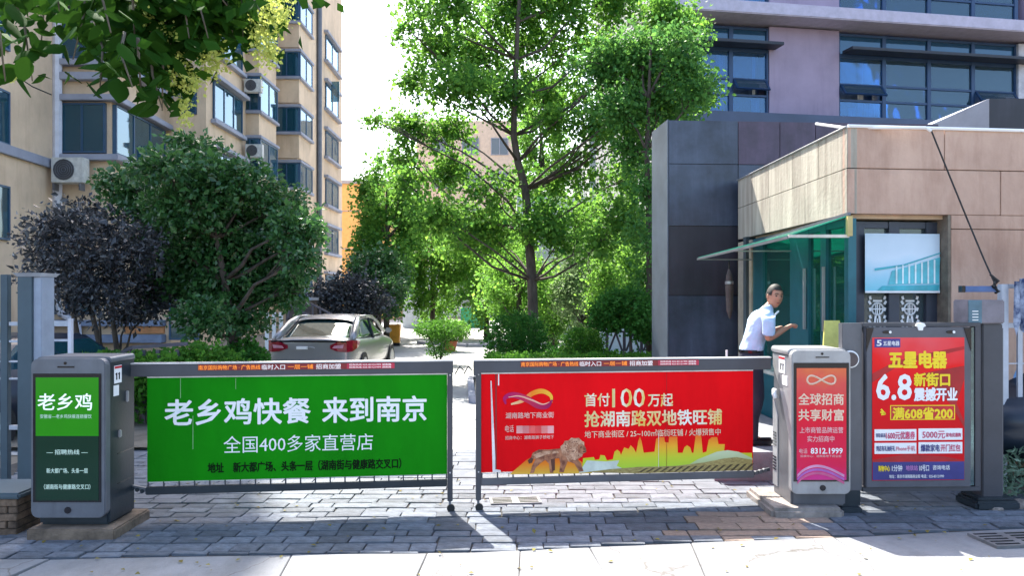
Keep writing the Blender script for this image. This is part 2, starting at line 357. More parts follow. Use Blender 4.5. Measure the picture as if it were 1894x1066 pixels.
def add_streaks(m, sc=(7, 7, .35), lo=.52, hi=.72, col=(.45, .38, .33), amt=.8):
    n, l = m.node_tree.nodes, m.node_tree.links; b = n['Principled BSDF']; src = b.inputs['Base Color'].links[0].from_socket
    tc = n.new('ShaderNodeTexCoord'); mp = n.new('ShaderNodeMapping'); mp.inputs['Scale'].default_value = sc; l.new(tc.outputs['Object'], mp.inputs[0])
    nz = n.new('ShaderNodeTexNoise'); nz.inputs['Scale'].default_value = 1; nz.inputs['Detail'].default_value = 8; nz.inputs['Roughness'].default_value = .7; l.new(mp.outputs[0], nz.inputs[0])
    big = n.new('ShaderNodeTexNoise'); big.inputs['Scale'].default_value = 1.1; l.new(tc.outputs['Object'], big.inputs[0])
    mu = n.new('ShaderNodeMath'); mu.operation = 'MULTIPLY_ADD'; l.new(big.outputs[0], mu.inputs[0]); mu.inputs[1].default_value = .5; l.new(nz.outputs[0], mu.inputs[2])
    mr = n.new('ShaderNodeMapRange'); mr.inputs[1].default_value = lo + .25; mr.inputs[2].default_value = hi + .25; mr.inputs[4].default_value = amt; l.new(mu.outputs[0], mr.inputs[0])
    mx = n.new('ShaderNodeMixRGB'); mx.blend_type = 'MULTIPLY'; l.new(mr.outputs[0], mx.inputs[0]); l.new(src, mx.inputs[1]); mx.inputs[2].default_value = (*col, 1); l.new(mx.outputs[0], b.inputs['Base Color'])
add_streaks(M_conc, (1.6, .7, 1), .48, .7, (.62, .60, .57), .8); add_streaks(M_beige, (2.5, 2.5, .25), .5, .8, (.70, .66, .62), .8); add_streaks(M_silver, (6, 6, 1.5), .45, .75, (.7, .67, .63), .8); add_streaks(M_silver_d, (9, 9, 1), .5, .8, (.6, .6, .6), .6)
add_streaks(M_stone, (2.5, 2.5, 2.5), .48, .7, (.5, .48, .46), .8); add_streaks(M_road, (1.2, 1.2, 1), .5, .75, (.6, .58, .56), .7)
# ================================================================== GROUND
def sheet(name, poly, z, m, kind='structure', cuts=0):
    me = bpy.data.meshes.new(name); me.from_pydata([(x, y, z) for x, y in poly], [], [list(range(len(poly)))]); me.materials.append(m)
    return link(name, me, None, kind)
sheet('ground', [(-600, -300), (600, -300), (600, 1500), (-600, 1500)], -.012, M_earth)
sheet('road', [(-9, 9.6), (3.0, 9.6), (2.6, 60), (-9, 60)], -.004, M_road)
# concrete apron in the foreground, cast in separate slabs
apron = MB().box(-30, 30, -25, 5.55, -.05, -.02).build('apron', M_joint, None, kind='structure')
def wob_box(mb, x0, x1, y0, y1, z0, z1, j=.0): mb.box(x0, x1, y0, y1, z0, z1)
def edgeD(x): return 5.98 + .05 * x + .09 * max(0, x) + .02 * math.sin(x * 2.1)     # where the paving meets the apron
xs = [-14, -9, -5.2, -3.3, -1.6, -.62, .06, .58, 1.36, 2.5, 4.3, 7.5, 14]
for i in range(len(xs) - 1):
    a, b2 = xs[i] + .004, xs[i + 1] - .004
    sk = .12 * math.sin(i * 3.7); y_near = [4.9, 4.75, 5.1, 4.85][i % 4]
    m = MB(); m.slab([(a + sk, y_near), (b2 + .12 * math.sin((i + 1) * 3.7), y_near + .02), (b2, edgeD(b2) - .012), ((a + b2) / 2, edgeD((a + b2) / 2) - .012 + .012 * (-1) ** i), (a, edgeD(a) - .012)], -.03, .004 + .003 * (i % 3))
    m.build('concrete_slab', M_conc, apron, bevel=.004)
    m = MB(); m.slab([(a + .1, 3.3), (b2 + .1, 3.3), (b2 + .12 * math.sin((i + 1) * 3.7), y_near + .008), (a + sk, y_near - .012)], -.03, .003)
    m.build('concrete_slab', M_conc, apron, bevel=.004)
# stone paving at the gate
pav = MB().slab([(-5.6, 5.68), (0, 5.96), (6.2, 6.8), (6.2, 9.75), (-5.6, 9.75)], -.05, -.006).build('pavement', M_joint, None, kind='structure')
SH = []
for k in range(6):
    j = lambda: rng.uniform(-.03, .03)
    mm = MB().slab([(-.5 + j(), -.5 + j()), (.5 + j(), -.5 + j()), (.5 + j(), .5 + j()), (-.5 + j(), .5 + j())], -1, 0)
    SH.append(mm.mesh('paving_stone', M_stone, bevel=.035)); SH[-1].polygons.foreach_set('use_smooth', [False] * len(SH[-1].polygons))
SHT = [m.copy() for m in SH]
for m in SHT: m.materials[0] = M_stone_t
stones = []
y = 5.58; row = 0
while y < 9.7:
    dp = rng.choice([.15, .165, .18, .2]) * (1.0 if y < 8 else 1.15); x = -5.4 + rng.uniform(0, .25)
    while x < 6.0:
        wd = rng.choice([.2, .24, .26, .3, .34])
        xc, yc = x + wd / 2, y + dp / 2 + .012 * (x + 5)*.6
        fr_ = yc - dp / 2; lim = edgeD(xc) + .008
        if fr_ > lim: stones.append((xc, yc, wd, dp))
        elif fr_ + dp > lim + .045: stones.append((xc, (lim + fr_ + dp) / 2, wd, fr_ + dp - lim))
        x += wd
    y += dp
stones.sort(key=lambda s: (s[1] + .25 * abs(s[0] - .3)) + (3 if not (-4.6 < s[0] < 4.6) else 0))
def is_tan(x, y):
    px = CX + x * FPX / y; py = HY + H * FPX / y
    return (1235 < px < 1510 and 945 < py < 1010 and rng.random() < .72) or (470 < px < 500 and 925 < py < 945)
rest = MB()
for i, (xc, yc, wd, dp) in enumerate(stones):
    zt = rng.uniform(-.003, .006); a = rng.uniform(-.02, .02)
    if i < 300:
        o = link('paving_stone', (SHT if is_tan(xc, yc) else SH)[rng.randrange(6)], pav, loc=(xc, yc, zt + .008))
        o.scale = (wd - .012, dp - .012, .05); o.rotation_euler = (rng.uniform(-.016, .016), rng.uniform(-.016, .016), a)
    else:
        h = (wd - .012) / 2; g = (dp - .012) / 2
        rest.box(xc - h, xc + h, yc - g, yc + g, -.04, zt + .008)
rest.build('paving_stones_beyond', M_stone, pav, kind='stuff', fix=False)
# road kerbs and the small tree bed beyond the gate
def kerb_line(name, pts, wdt=.12, h=.12, m=M_ledge, seg=1.0):
    root = MB()
    for a, b2 in zip(pts, pts[1:]):
        a, b2 = Vector((*a, 0)), Vector((*b2, 0)); L = (b2 - a).length; n = max(1, int(L / seg)); d = (b2 - a) / n; p = Vector((-d.y, d.x, 0)).normalized() * wdt / 2
        for k in range(n):
            s, e = a + d * k + d.normalized() * .005, a + d * (k + 1) - d.normalized() * .005
            root.hexa([s - p, e - p, e + p, s + p] + [v + Vector((0, 0, h)) for v in (s - p, e - p, e + p, s + p)])
    return root.build(name, m, None, kind='structure')
kerb_line('kerb', [(-4.3, 9.8), (-4.9, 13), (-6.0, 16), (-7, 30)])
kerb_line('kerb', [(2.2, 12.5), (-.7, 14.2), (-.9, 17.5), (.6, 21), (3.2, 23)])
kerb_line('kerb', [(-3.6, 31), (-1.6, 29.2), (2, 30)])
sheet('tree_bed', [(2.6, 12.3), (-.6, 14.2), (-.8, 17.5), (.7, 21), (3.4, 23), (8, 23), (8, 12.3)], .06, M_earth)
sheet('planting_bed', [(-4.4, 9.8), (-5.0, 13), (-6.1, 16), (-7.1, 30), (-11, 30), (-11, 9.8)], .05, M_earth)

# ================================================================== LEFT APARTMENT BLOCK
def wallface(parent, name, m, pts, z0, z1, thick=.3):
    """pts: plan polyline of the outer face, outer side to the right of travel"""
    for a, b2 in zip(pts, pts[1:]):
        a, b2 = Vector(a), Vector(b2); d = (b2 - a).normalized(); n = Vector((-d.y, d.x)) * thick
        q = [(a.x, a.y), (b2.x, b2.y), (b2.x + n.x, b2.y + n.y), (a.x + n.x, a.y + n.y)]
        MB().slab(q, z0, z1).build(name, m, parent)
apt = thing('apartment_block', 'long beige apartment block in shade with blue bay windows, filling the left side', 'building', (-13, 27, 0))
def LP(p): return (p[0] + 13, p[1] - 27)
plan = [(-14.7, 20.5), (-15.15, 27), (-13.35, 27.01), (-13.6, 31.8), (-12, 31.81), (-12.0, 36.5), (-12.02, 41), (-10.85, 41.01), (-10.9, 52), (-26, 52.01), (-26, 20.5)]
hts = 32
MB().slab([LP(p) for p in [plan[0], plan[1], plan[2], plan[3], (-26, 31.8), (-26, 20.5)]], 0, 38).build('wall', M_beige, apt)  # unseen upper storeys raised for the shadow they throw on the apron
MB().slab([LP(p) for p in [(-26, 31.803), (-13.6, 31.803), plan[4], (-12, 33.2), (-26, 33.2)]], 0, 36).build('wall', M_beige, apt)  # height out of view set to shape the shadow edge by the gate
MB().slab([LP(p) for p in [(-26, 33.203), (-12, 33.203), plan[5], plan[6], (-26, 41)]], 0, 33).build('wall', M_beige, apt)  # unseen top height tuned for where its shadow ends on the ground
MB().slab([LP(p) for p in [(-25.9, 41.0), plan[7], plan[8], (-25.9, 52)]], 0, 24).build('wall', M_beige, apt)
MB().slab([LP(p) for p in [(-25.9, 41.0), (-12.1, 41), (-12.1, 50), (-25.9, 50)]], 24, 30).build('wall', M_beige, apt)  # upper block added out of view to cast shade beside the sedan
def seg_frame(a, b2):
    """frame on a facade between two plan points as seen from the street"""
    return Frame(a[0], a[1], math.atan2(b2[1] - a[1], b2[0] - a[0]))
def window_on(parent, F, off, u0, u1, z0, z1, n=2, out=.04, frm=M_fr, gl=M_gl_apt, split=None, fw=.06):
    """a framed window set on the plane F; u along it, street side is -v"""
    def T(u, v, z): return (F.x + u * F.c - v * F.s - off[0], F.y + u * F.s + v * F.c - off[1], z - off[2])
    def bx(mb, a, b2, v0, v1, c, d): mb.hexa([T(a, v0, c), T(b2, v0, c), T(b2, v1, c), T(a, v1, c), T(a, v0, d), T(b2, v0, d), T(b2, v1, d), T(a, v1, d)])
    fm = MB(); f = fw
    bx(fm, u0, u1, -out - .04, .0, z0, z0 + f); bx(fm, u0, u1, -out - .04, 0, z1 - f, z1)
    bx(fm, u0, u0 + f, -out - .04, 0, z0 + f, z1 - f); bx(fm, u1 - f, u1, -out - .04, 0, z0 + f, z1 - f)
    for k in range(1, n):
        uu = u0 + (u1 - u0) * k / n; bx(fm, uu - f / 2, uu + f / 2, -out - .04, 0, z0 + f, z1 - f)
    if split:
        zz = z0 + (z1 - z0) * split
        for k in range(n):
            a = u0 + (u1 - u0) * k / n + f * (.5 if k else 1); b2 = u0 + (u1 - u0) * (k + 1) / n - f * (.5 if k < n - 1 else 1)
            bx(fm, a, b2, -out - .035, 0, zz - f / 2, zz + f / 2)
    fo = fm.build('window', frm, parent)
    for k in range(n):
        a = u0 + (u1 - u0) * k / n + f / 2; b2 = u0 + (u1 - u0) * (k + 1) / n - f / 2
        p = MB(); bx(p, a, b2, -out - .01, -out + .002, z0 + f / 2, z1 - f / 2); p.build('pane', gl, fo)
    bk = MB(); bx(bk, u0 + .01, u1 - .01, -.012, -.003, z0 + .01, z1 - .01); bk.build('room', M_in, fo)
    if rng.random() < .6:
        cc = MB(); a = u0 + (u1 - u0) * rng.uniform(.05, .5); b2 = a + (u1 - u0) * rng.uniform(.2, .4); bx(cc, a, b2, -.022, -.014, z0 + .05, z1 - .05); cc.build('curtain', M_curt, fo)
    return fo
M_curt = mat('curtain', (.55, .55, .52), .9, var=.15, scale=14, stretch=(6, 6, .1))
def ledge(parent, F, off, u0, u1, z0, z1, out, m=M_ledge, name='ledge', back=0):
    def T(u, v, z): return (F.x + u * F.c - v * F.s - off[0], F.y + u * F.s + v * F.c - off[1], z - off[2])
    MB().hexa([T(u0, -out, z0), T(u1, -out, z0), T(u1, back, z0), T(u0, back, z0), T(u0, -out, z1), T(u1, -out, z1), T(u1, back, z1), T(u0, back, z1)]).build(name, m, parent, bevel=.015)
O1 = (-13, 27, 0)
def rev(a, b2):      # frame whose u runs away from the camera along a left-hand wall; its -v side must face the street (+X)
    return Frame(a[0], a[1], math.atan2(b2[1] - a[1], b2[0] - a[0]))
FA = rev((-14.7, 20.5), (-15.15, 27)); FB = rev((-15.15, 27), (-13.35, 27)); FC_ = rev((-13.35, 27), (-13.6, 31.8)); FD = rev((-13.6, 31.8), (-12, 31.8)); FE = rev((-12, 31.8), (-12, 41))
FG = rev((-12.02, 41), (-10.85, 41)); FH = rev((-10.85, 41), (-10.9, 52))
for z in (6.4, 3.6, 9.2, 12.0):       # wall nearest the camera
    window_on(apt, FA, O1, .4, 3.55, z - .1, z + 1.5, 2)
ledge(apt, FA, O1, 0, 6.5, 6.02, 6.32, .12); ledge(apt, FA, O1, 0, 6.5, 11.7, 11.95, .12)
for z in (6.6, 9.75, 12.9):
    ledge(apt, FB, O1, -.1, 1.8 + .34, z - .26, z - .06, .3); ledge(apt, FB, O1, -.1, 2.14, z + 1.72, z + 1.92, .3)
    window_on(apt, FB, O1, .12, 1.66, z, z + 1.66, 2, out=.1)
    window_on(apt, FC_, O1, .1, 4.5, z, z + 1.66, 3, out=.1)
    ledge(apt, FC_, O1, -.3, 4.75, z - .25, z - .061, .34); ledge(apt, FC_, O1, -.3, 4.75, z + 1.721, z + 1.92, .34)
ledge(apt, FB, O1, -.1, 2.0, 9.0, 9.25, .3); 
for z in (6.2, 8.97, 11.75, 14.5):
    window_on(apt, FD, O1, .55, 1.25, z, z + 1.5, 1)
    window_on(apt, FE, O1, .7, 4.1, z, z + 1.5, 3, out=.05)
    ledge(apt, FE, O1, .5, 4.3, z + 1.55, z + 1.72, .35); ledge(apt, FE, O1, .5, 4.3, z - .22, z - .05, .22)
# projecting glazed bays
def bay(x0, x1, y0, y1, z, hgt=1.3):
    F1 = Frame(x0, y0, 0); F2 = Frame(x1, y0, R(90))
    MB().box(x0 + 13, x1 + 13 - .03, y0 - 27 + .03, y1 - 27, z - 1.3, z - .12).build('bay_wall', M_beige, apt)
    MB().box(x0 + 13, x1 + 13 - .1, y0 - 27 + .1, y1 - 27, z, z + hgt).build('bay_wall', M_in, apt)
    for zz in (z - .13, z + hgt): MB().box(x0 + 13 - .05, x1 + 13 + .12, y0 - 27 - .12, y1 - 27 + .1, zz, zz + .14).build('ledge', M_ledge, apt, bevel=.015)
    window_on(apt, F1, O1, 0, x1 - x0, z, z + hgt, 2, out=.02)
    window_on(apt, F2, O1, 0, y1 - y0, z, z + hgt, 2, out=.02)
for z in (4.3, 7.1, 9.9, 12.7, 15.5):
    bay(-12.25, -11.4, 36.6, 39.3, z + .3, 1.55)
for z in (1.7, 4.5, 7.3, 10.1, 12.9, 15.7):
    bay(-12.0, -10.72, 40.9, 43.4, z, 1.25)
    window_on(apt, FH, O1, 6.2, 9.6, z - .1, z + 1.35, 2)
    ledge(apt, FH, O1, 5.9, 9.9, z + 1.4, z + 1.55, .25); ledge(apt, FH, O1, 5.9, 9.9, z - .3, z - .15, .25)
MB().tube([(13 - 10.75, 45.2 - 27, 0), (13 - 10.75, 45.2 - 27, 24)], .16, 8).build('downpipe', M_steel2, apt)
MB().tube([(13 - 15.02, -.2, 1.6), (13 - 15.02, -.2, 18)], .15, 8).build('downpipe', M_pipe, apt)
MB().tube([(13 - 15.0, -.2, 1.8), (13 - 14.9, -.25, 1.3), (13 - 14.2, -.5, .9), (13 - 14.1, -.5, -.4)], .12, 8).build('downpipe', M_pipe, apt)
# ground floor podium with ledges and a door
MB().box(-15.1 + 13, 1.75, -.25, 4, 0, 3.2).build('podium', M_beige, apt)
for z0, z1, d in ((.86, 1.06, .5), (.32, .58, .62)): MB().box(-2.6, 1.6, -d, -.26, z0, z1).build('ledge', mat('blue_ledge', (.20, .25, .36), .7, var=.1), apt, bevel=.015)
MB().box(.25, 1.55, -.34, -.26, -.0 + .62, .84).build('poster', mat('orange_poster', (.6, .26, .1), .6), apt)
FP = Frame(-13, 26.75, 0)
window_on(apt, FP, O1, 1.72, 2.7, .4, 2.0, 1, out=.06, gl=glassmat('door_glass', (.2, .55, .6), .6, .05, .5))
for u in (-2.9, -1.7): window_on(apt, FP, O1, u, u + 1.0, 1.25, 2.5, 1)
MB().box(-.4, -.1, -.3, 0, 0, 0).v
# air conditioners hung beside the lower window
def aircon(loc, label, rz=0, sc=1):
    t = thing('air_conditioner', label, 'air conditioner', loc, rz, 'air conditioners on the apartment wall')
    t.scale = (sc,) * 3
    MB().box(0, 1.05, 0, .4, 0, .82).build('casing', mat('ac_casing', (.55, .54, .50), .6), t, bevel=.02)
    MB().disc((.42, .42), .34, -.012, .0).build('fan_grille', mat('ac_grille', (.06, .06, .065), .6), t)
    g = MB()
    for k in range(5): g.tube([( .42 + .068 * (k + 1) * math.cos(a), -.02, .42 + .068 * (k + 1) * math.sin(a)) for a in [i * math.pi / 8 for i in range(17)]], .006, 4)
    g.build('grille_rings', M_silver_d, t, fix=False)
    for x_ in (.1, .95): MB().bar((x_, .1, -.02), (x_, .1, -.25), .05, .3).build('bracket', M_steel2, t)
aircon((-14.9, 26.2, 5.52), 'air conditioner unit hung directly below the large shaded corner window')
aircon((-14.8, 26.2, 3.75), 'lower air conditioner half hidden behind the top of the purple tree')
aircon((-11.85, 36.0, 8.0), 'lower small air conditioner between the bay windows of the middle part', sc=.72)
aircon((-11.9, 36.0, 10.9), 'upper air conditioner between the bay windows, under the branch tips', sc=.72)
# cables pinned to the wall
tag(MB().tube([W(95, 175, 24), W(60, 160, 23), W(30, 140, 22)], .02, 4).build('wall_cable', M_rubber), 'thin black cable sagging across the beige wall by the downpipe', 'cable')
# small open casement high on the far end
tag(MB().box(-10.7, -10.2, 47.9, 47.94, 13.3, 14.5).build('open_casement', glassmat('casement_glass', (.3, .6, .7), .5, .05, .5)), 'open glass casement swung out at the far end of the apartment block', 'window sash')

# ================================================================== FAR BUILDINGS
orb = thing('orange_building', 'orange yellow rendered building low at the far end of the street', 'building', (WX(640, 62), 62, 0))
mo = mat('orange_render', (.62, .37, .14), .85, var=.05)
zt = WZ(340, 62); MB().box(-6, 3.4, 0, 8, 0, zt).build('wall', mo, orb)
MB().box(-6.1, 3.6, -.2, 8.2, zt, zt + .25).build('roof_edge', M_ledge, orb)
for z in (zt - 2.1, zt - 5.0): MB().box(-6, 3.4, -.06, -.002, z, z + .05).build('joint', M_ledge, orb)
pb = thing('pink_tower', 'tall pale pink and ochre tower showing through the big tree crown', 'building', (WX(800, 75), 75, 0))
MB().box(-1.5, 8, 0, 10, 0, 18).build('wall', mat('pink_render', (.60, .48, .38), .85, var=.06), pb)
for k in range(5):
    for j in range(3): window_on(pb, Frame(WX(800, 75), 75, 0), (WX(800, 75), 75, 0), 0 + j * 2.7, 1.6 + j * 2.7, 2.4 + k * 3.1, 4.0 + k * 3.1, 2, gl=glassmat('far_glass', (.4, .42, .45), .1, .1, .3), frm=M_ledge)
wb = thing('white_building', 'white building with tall glazed bays behind the trees right of the street', 'building', (WX(1090, 36), 36, 0))
ww = mat('white_render', (.60, .62, .64), .8, var=.06); bx0 = WX(1090, 36)
MB().box(0, 7, 0, 12, 0, 9.5).build('wall', ww, wb)
MB().box(-3.2, 0, 2, 12, 0, 6.5).build('wall', ww, wb)
for k in range(3):
    for j in range(3): window_on(wb, Frame(bx0, 36, 0), (bx0, 36, 0), .4 + j * 1.5, 1.5 + j * 1.5, 1.0 + k * 2.9, 3.2 + k * 2.9, 2, split=.5)
tag(MB().box(-6.2, -3.9, 46, 48, 0, 2.2).build('white_hut', ww), 'small white hut in the distance behind the orange bin', 'hut')
tag(MB().box(WX(852, 46), WX(902, 46), 46, 46.1, 0, 1.15).build('green_hoarding', mat('green_board', (.03, .30, .14), .6)), 'green site hoarding across the far end of the bright road', 'hoarding')
tag(MB().box(WX(700, 70), WX(1010, 70), 70, 72, 0, 4.2).build('end_wall', ww), 'pale wall closing the street behind the green hoarding', 'wall')

# ================================================================== OFFICE BUILDING (right, behind the booth)
oa = math.atan2(2.3, 12.46); FO = Frame(WX(1250, 26), 26, oa)
off = thing('office_building', 'purple grey office building with blue strip windows above the gate booth', 'building', (FO.x, FO.y, 0), oa)
M_off = mat('mauve_panel', (.31, .245, .34), .6, var=.06, scale=.8)
M_offd = mat('office_base', (.05, .075, .14), .5, var=.1, scale=.7)
M_gl_off = glassmat('office_glass', (.30, .62, .92), .75, .03, .4, (.6, .82, 1))
zs = [FO.uz(1300, y_)[1] for y_ in (208, 55, 44, 20)]
uE = FO.u(1894) + 3
def ob(name, m, a, b2, v0, v1, z0, z1, parent=None, bevel=0): return MB().box(a, b2, v0, v1, z0, z1).build(name, m, parent or off, bevel)
ob('core', M_in, .05, uE, 1.6, 9, 0, 16.5)
uw = [FO.u(x_) for x_ in (1283, 1423, 1552, 1882)]
ob('pillar', M_off, 0, uw[0], 0, 1.6, 7, zs[3] + 5); ob('mauve_wall', M_off, uw[1], uw[2], 0, 1.6, zs[0], zs[1] + .25); ob('pillar', mat('white_panel', (.5, .5, .55), .6), uw[3], uw[3] + .3, -.05, 1.6, zs[0], zs[1] + .2)
ob('mauve_wall', M_off, uw[1], uw[2], 0, 1.6, zs[3], zs[3] + 5)
ob('mauve_wall', M_off, uw[3] + .3, uE, 0, 1.6, 0, zs[3] + 5)
zb = zs[2] + .05
ob('belt_ledge', mat('belt', (.46, .43, .54), .7, var=.06), -.45, uE, -.9, 1.6, zs[2] + .12, zs[3] + .1, bevel=.03)
ob('spandrel', M_offd, .0, uE, -.02, 1.6, 6.4, zs[0] - .003); ob('lower_wall', M_off, 0, uE, .0, 1.6, 0, 6.39)
ob('canopy', M_offd, .3, uE, -1.2, -.03, zs[0] - .55, zs[0] - .2, bevel=.02)
M_blind = mat('office_curtain', (.80, .84, .88), .9, var=.2, scale=9, stretch=(5, 5, .1))
def strip(u0, u1, z0, z1, n, opens=(), rows=(.30, .55)):
    wd = (u1 - u0) / n; zt = z1 - .75
    fm = MB()
    def bx(a, b2, c, d, v0=.05, v1=.2): fm.box(a, b2, v0, v1, c, d)
    for k in range(n + 1): bx(u0 + wd * k - .07, u0 + wd * k + .07, z0, z1)
    for k in range(n):
        a, b2 = u0 + wd * k + .071, u0 + wd * (k + 1) - .071
        bx(a, b2, z0, z0 + .1, .06, .19); bx(a, b2, zt - .06, zt + .06, .06, .19); bx(a, b2, z1 - .08, z1, .06, .19)
        for r in rows: bx(a, b2, z0 + (zt - z0) * r - .035, z0 + (zt - z0) * r + .035, .06, .19)
    wo = fm.build('window', mat('office_frame', (.018, .05, .12), .4, .2, var=.05), off)
    for k in range(n):
        a, b2 = u0 + wd * k + .071, u0 + wd * (k + 1) - .071
        ops = k in opens
        z_a, z_b = z0 + (zt - z0) * rows[0], z0 + (zt - z0) * rows[1]
        ob('pane', M_gl_off, a, b2, .11, .12, z0 + .1, z_a - .03, wo)
        ob('pane', M_gl_off, a, b2, .11, .12, z_b + .03, zt - .06, wo)
        ob('pane', glassmat('office_top_glass', (.06, .26, .5), .15, .05, .35, (.4, .7, 1)), a, b2, .11, .12, zt + .06, z1 - .08, wo)
        if not ops: ob('pane', M_gl_off, a, b2, .11, .12, z_a + .03, z_b - .03, wo)
        else:
            hgt = (z_b - z_a) - .06; an = R(38); s = MB()
            y1, z1_ = .1 - hgt * math.sin(an), z_b - .03 - hgt * math.cos(an)
            def q(t, o): return (.09 - hgt * t * math.sin(an) - o * math.cos(an), z_b - .03 - hgt * t * math.cos(an) + o * math.sin(an))
            def pl(a_, b_, t0, t1, o0, o1, mb):
                pts = []
                for (t, o) in ((t0, o0), (t1, o0), (t1, o1), (t0, o1)): pts.append(q(t, o))
                i = len(mb.v); mb.v += [(a_, y_, z_) for y_, z_ in pts] + [(b_, y_, z_) for y_, z_ in pts]
                mb.f += [[i, i + 1, i + 2, i + 3], [i + 7, i + 6, i + 5, i + 4]] + [[i + j, i + 4 + j, i + 4 + (j + 1) % 4, i + (j + 1) % 4] for j in range(4)]
            pl(a, b2, 0, .09, 0, .05, s); pl(a, b2, .91, 1, 0, .05, s); pl(a, a + .07, .09, .91, 0, .05, s); pl(b2 - .07, b2, .09, .91, 0, .05, s)
            so_ = s.build('open_sash', mat('office_frame', (0, 0, 0)), off); g = MB(); pl(a + .07, b2 - .07, .09, .91, .02, .03, g); g.build('pane', glassmat('sash_glass', (.2, .35, .5), .25, .05, .5), so_)
        # curtains and things inside
        for j in range(rng.randint(5, 8)):
            c0 = rng.uniform(a, b2 - .12); ob('curtain', M_blind, c0, c0 + rng.uniform(.06, .3), .30 + j * .02, .31 + j * .02, z0 + .05, z0 + (zt - z0) * rng.choice([.28, .3, .95, .22]), wo)
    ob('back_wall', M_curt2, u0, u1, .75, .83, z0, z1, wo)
    return wo
M_curt2 = mat('office_room', (.30, .42, .52), .9, scale=1.6, col2=(.07, .13, .21), stretch=(1, 1, .5))
strip(uw[0], uw[1], zs[0], zs[1] + .2, 2, (1,)); strip(uw[2], uw[3], zs[0], zs[1] + .2, 4, (0, 3))
strip(uw[0] - .3, uw[1], zs[3] + .25, zs[3] + 3.4, 2); strip(uw[2], uw[3], zs[3] + .25, zs[3] + 3.4, 4)
for a, b2 in ((uw[0] - .1, uw[1] + .2), (uw[2] + .1, uw[3] + .5)): ob('sun_louvre', mat('louvre', (.015, .02, .035), .5), a, b2, -.6, -.02, zs[1] - .52, zs[1] - .42, bevel=.01)
ob('side_wall', mat('office_side', (.58, .58, .6), .8), -.02, -.001, 1.6, 9, 0, 16.5)

add_streaks(M_off, (4, 4, .3), .5, .8, (.7, .66, .7), .7)
# dark panelled screen wall
sa = R(4); FS = Frame(WX(1235, 12.1), 12.1, sa)
scr = thing('panelled_screen_wall', 'tall dark blue grey panelled wall standing left of the beige gate booth', 'wall', (FS.x, FS.y, 0), sa)
M_pan = mat('dark_panel', (.046, .060, .092), .35, .15, var=.25, scale=.9, bump=.08, bscale=4, rnd=.1)
M_pan2 = mat('brown_panel', (.075, .052, .085), .4, .1, var=.25, scale=.9, bump=.08, bscale=4, rnd=.1)
M_pan3 = mat('black_panel', (.024, .024, .034), .45, .1, var=.15, scale=.9, rnd=.1)
for m_ in (M_pan, M_pan2, M_pan3): add_streaks(m_, (5, 5, .5), .45, .75, (1.9, 1.8, 1.8), .6)
M_end = mat('pale_metal_end', (.10, .125, .165), .5, .3, var=.12, scale=1.2)
ztop = FS.uz(1235, 222)[1]; usx = [FS.u(x_) for x_ in (1237, 1372, 1442, 1508, 1600)]
MB().box(.012, 4.2, .02, .95, 0, ztop - .01).build('core', M_black, scr)
MB().box(-.004, .011, .0, .96, 0, ztop + .01).build('end_face', M_end, scr)
zl = [0, FS.uz(1235, 547)[1], FS.uz(1235, 418)[1], FS.uz(1235, 303)[1], ztop]
ul = [.012, usx[1] - .06, usx[2], usx[3], 2.9, 3.6, 4.2]
for r in range(4):
    for c in range(6):
        if c == 0 and r == 3: pm = M_pan
        else: pm = {0: M_pan, 1: M_pan3, 2: M_pan, 3: M_pan2}[r]
        MB().box(ul[c] + .004, ul[c + 1] - .004, -.012, .02, zl[r] + .004, zl[r + 1] - .004).build('panel', pm, scr, bevel=.003)
# folded parasol leaning on the screen wall
ps = thing('folded_parasol', 'narrow folded brown parasol hanging point down on the dark wall', 'parasol', W(1350, 590, 11.7))
MB().tube([(0, 0, 0), (.0, .02, .12), (0, .03, .45), (0, .04, .62), (0, .05, .72)], [.008, .045, .06, .045, .012], 8).build('canopy', mat('parasol_cloth', (.10, .075, .07), .9), ps, smooth=True)
MB().tube([(0, .05, .7), (0, .05, .85)], .012, 6).build('handle', M_black, ps)
MB().tube([(0, .035, .5), (0, .037, .54)], .062, 8).build('strap', M_silver, ps)

# ================================================================== GATE BOOTH
F1, F2, B1 = Vector((3.39, 8.2)), Vector((7.6, 8.67)), Vector((3.36, 12.05))
fa = math.atan2(F2.y - F1.y, F2.x - F1.x); FB1 = Frame(F1.x, F1.y, fa)          # front plane
bo = thing('gate_booth', 'beige panelled gatekeeper booth with green tinted windows at the right', 'booth', (F1.x, F1.y, 0), fa)
M_fas = mat('fascia_front', (.58, .395, .30), .75, var=.10, scale=1.0, bump=.25, bscale=20, col2=(.40, .255, .19), stretch=(1, 1, .7))
M_fas2 = mat('fascia_side', (.46, .42, .34), .75, var=.10, scale=2.2, bump=.2, bscale=20, col2=(.27, .235, .19), stretch=(2.4, 2.4, .28))
add_streaks(M_fas, (5, 5, .7), .46, .66, (.6, .48, .42), .42); add_streaks(M_fas2, (4, 4, .35), .5, .7, (.5, .46, .42), .7)
M_seam = mat('seam', (.05, .04, .035), .9)
def toL(p): d = Vector((p[0] - F1.x, p[1] - F1.y)); return (d.x * math.cos(fa) + d.y * math.sin(fa), -d.x * math.sin(fa) + d.y * math.cos(fa))
b1 = toL(B1); sd = Vector(b1).normalized(); sl_ = Vector(b1).length; nrm = Vector((-sd.y, sd.x))   # side direction, outward-left normal
zf0, zf1, zfm = WZ(395, 8.2), WZ(235, 8.2), WZ(311, 8.2)
FR = 4.2
def sidepiece(name, m, t0, t1, z0, z1, o0=0.0, o1=-.12, parent=None, bevel=0, label=None):
    a, b2 = sd * t0, sd * t1
    q = [a + nrm * o1, b2 + nrm * o1, b2 + nrm * o0, a + nrm * o0]
    return MB().slab([tuple(p) for p in q], z0, z1).build(name, m, parent or bo, bevel, label=label)
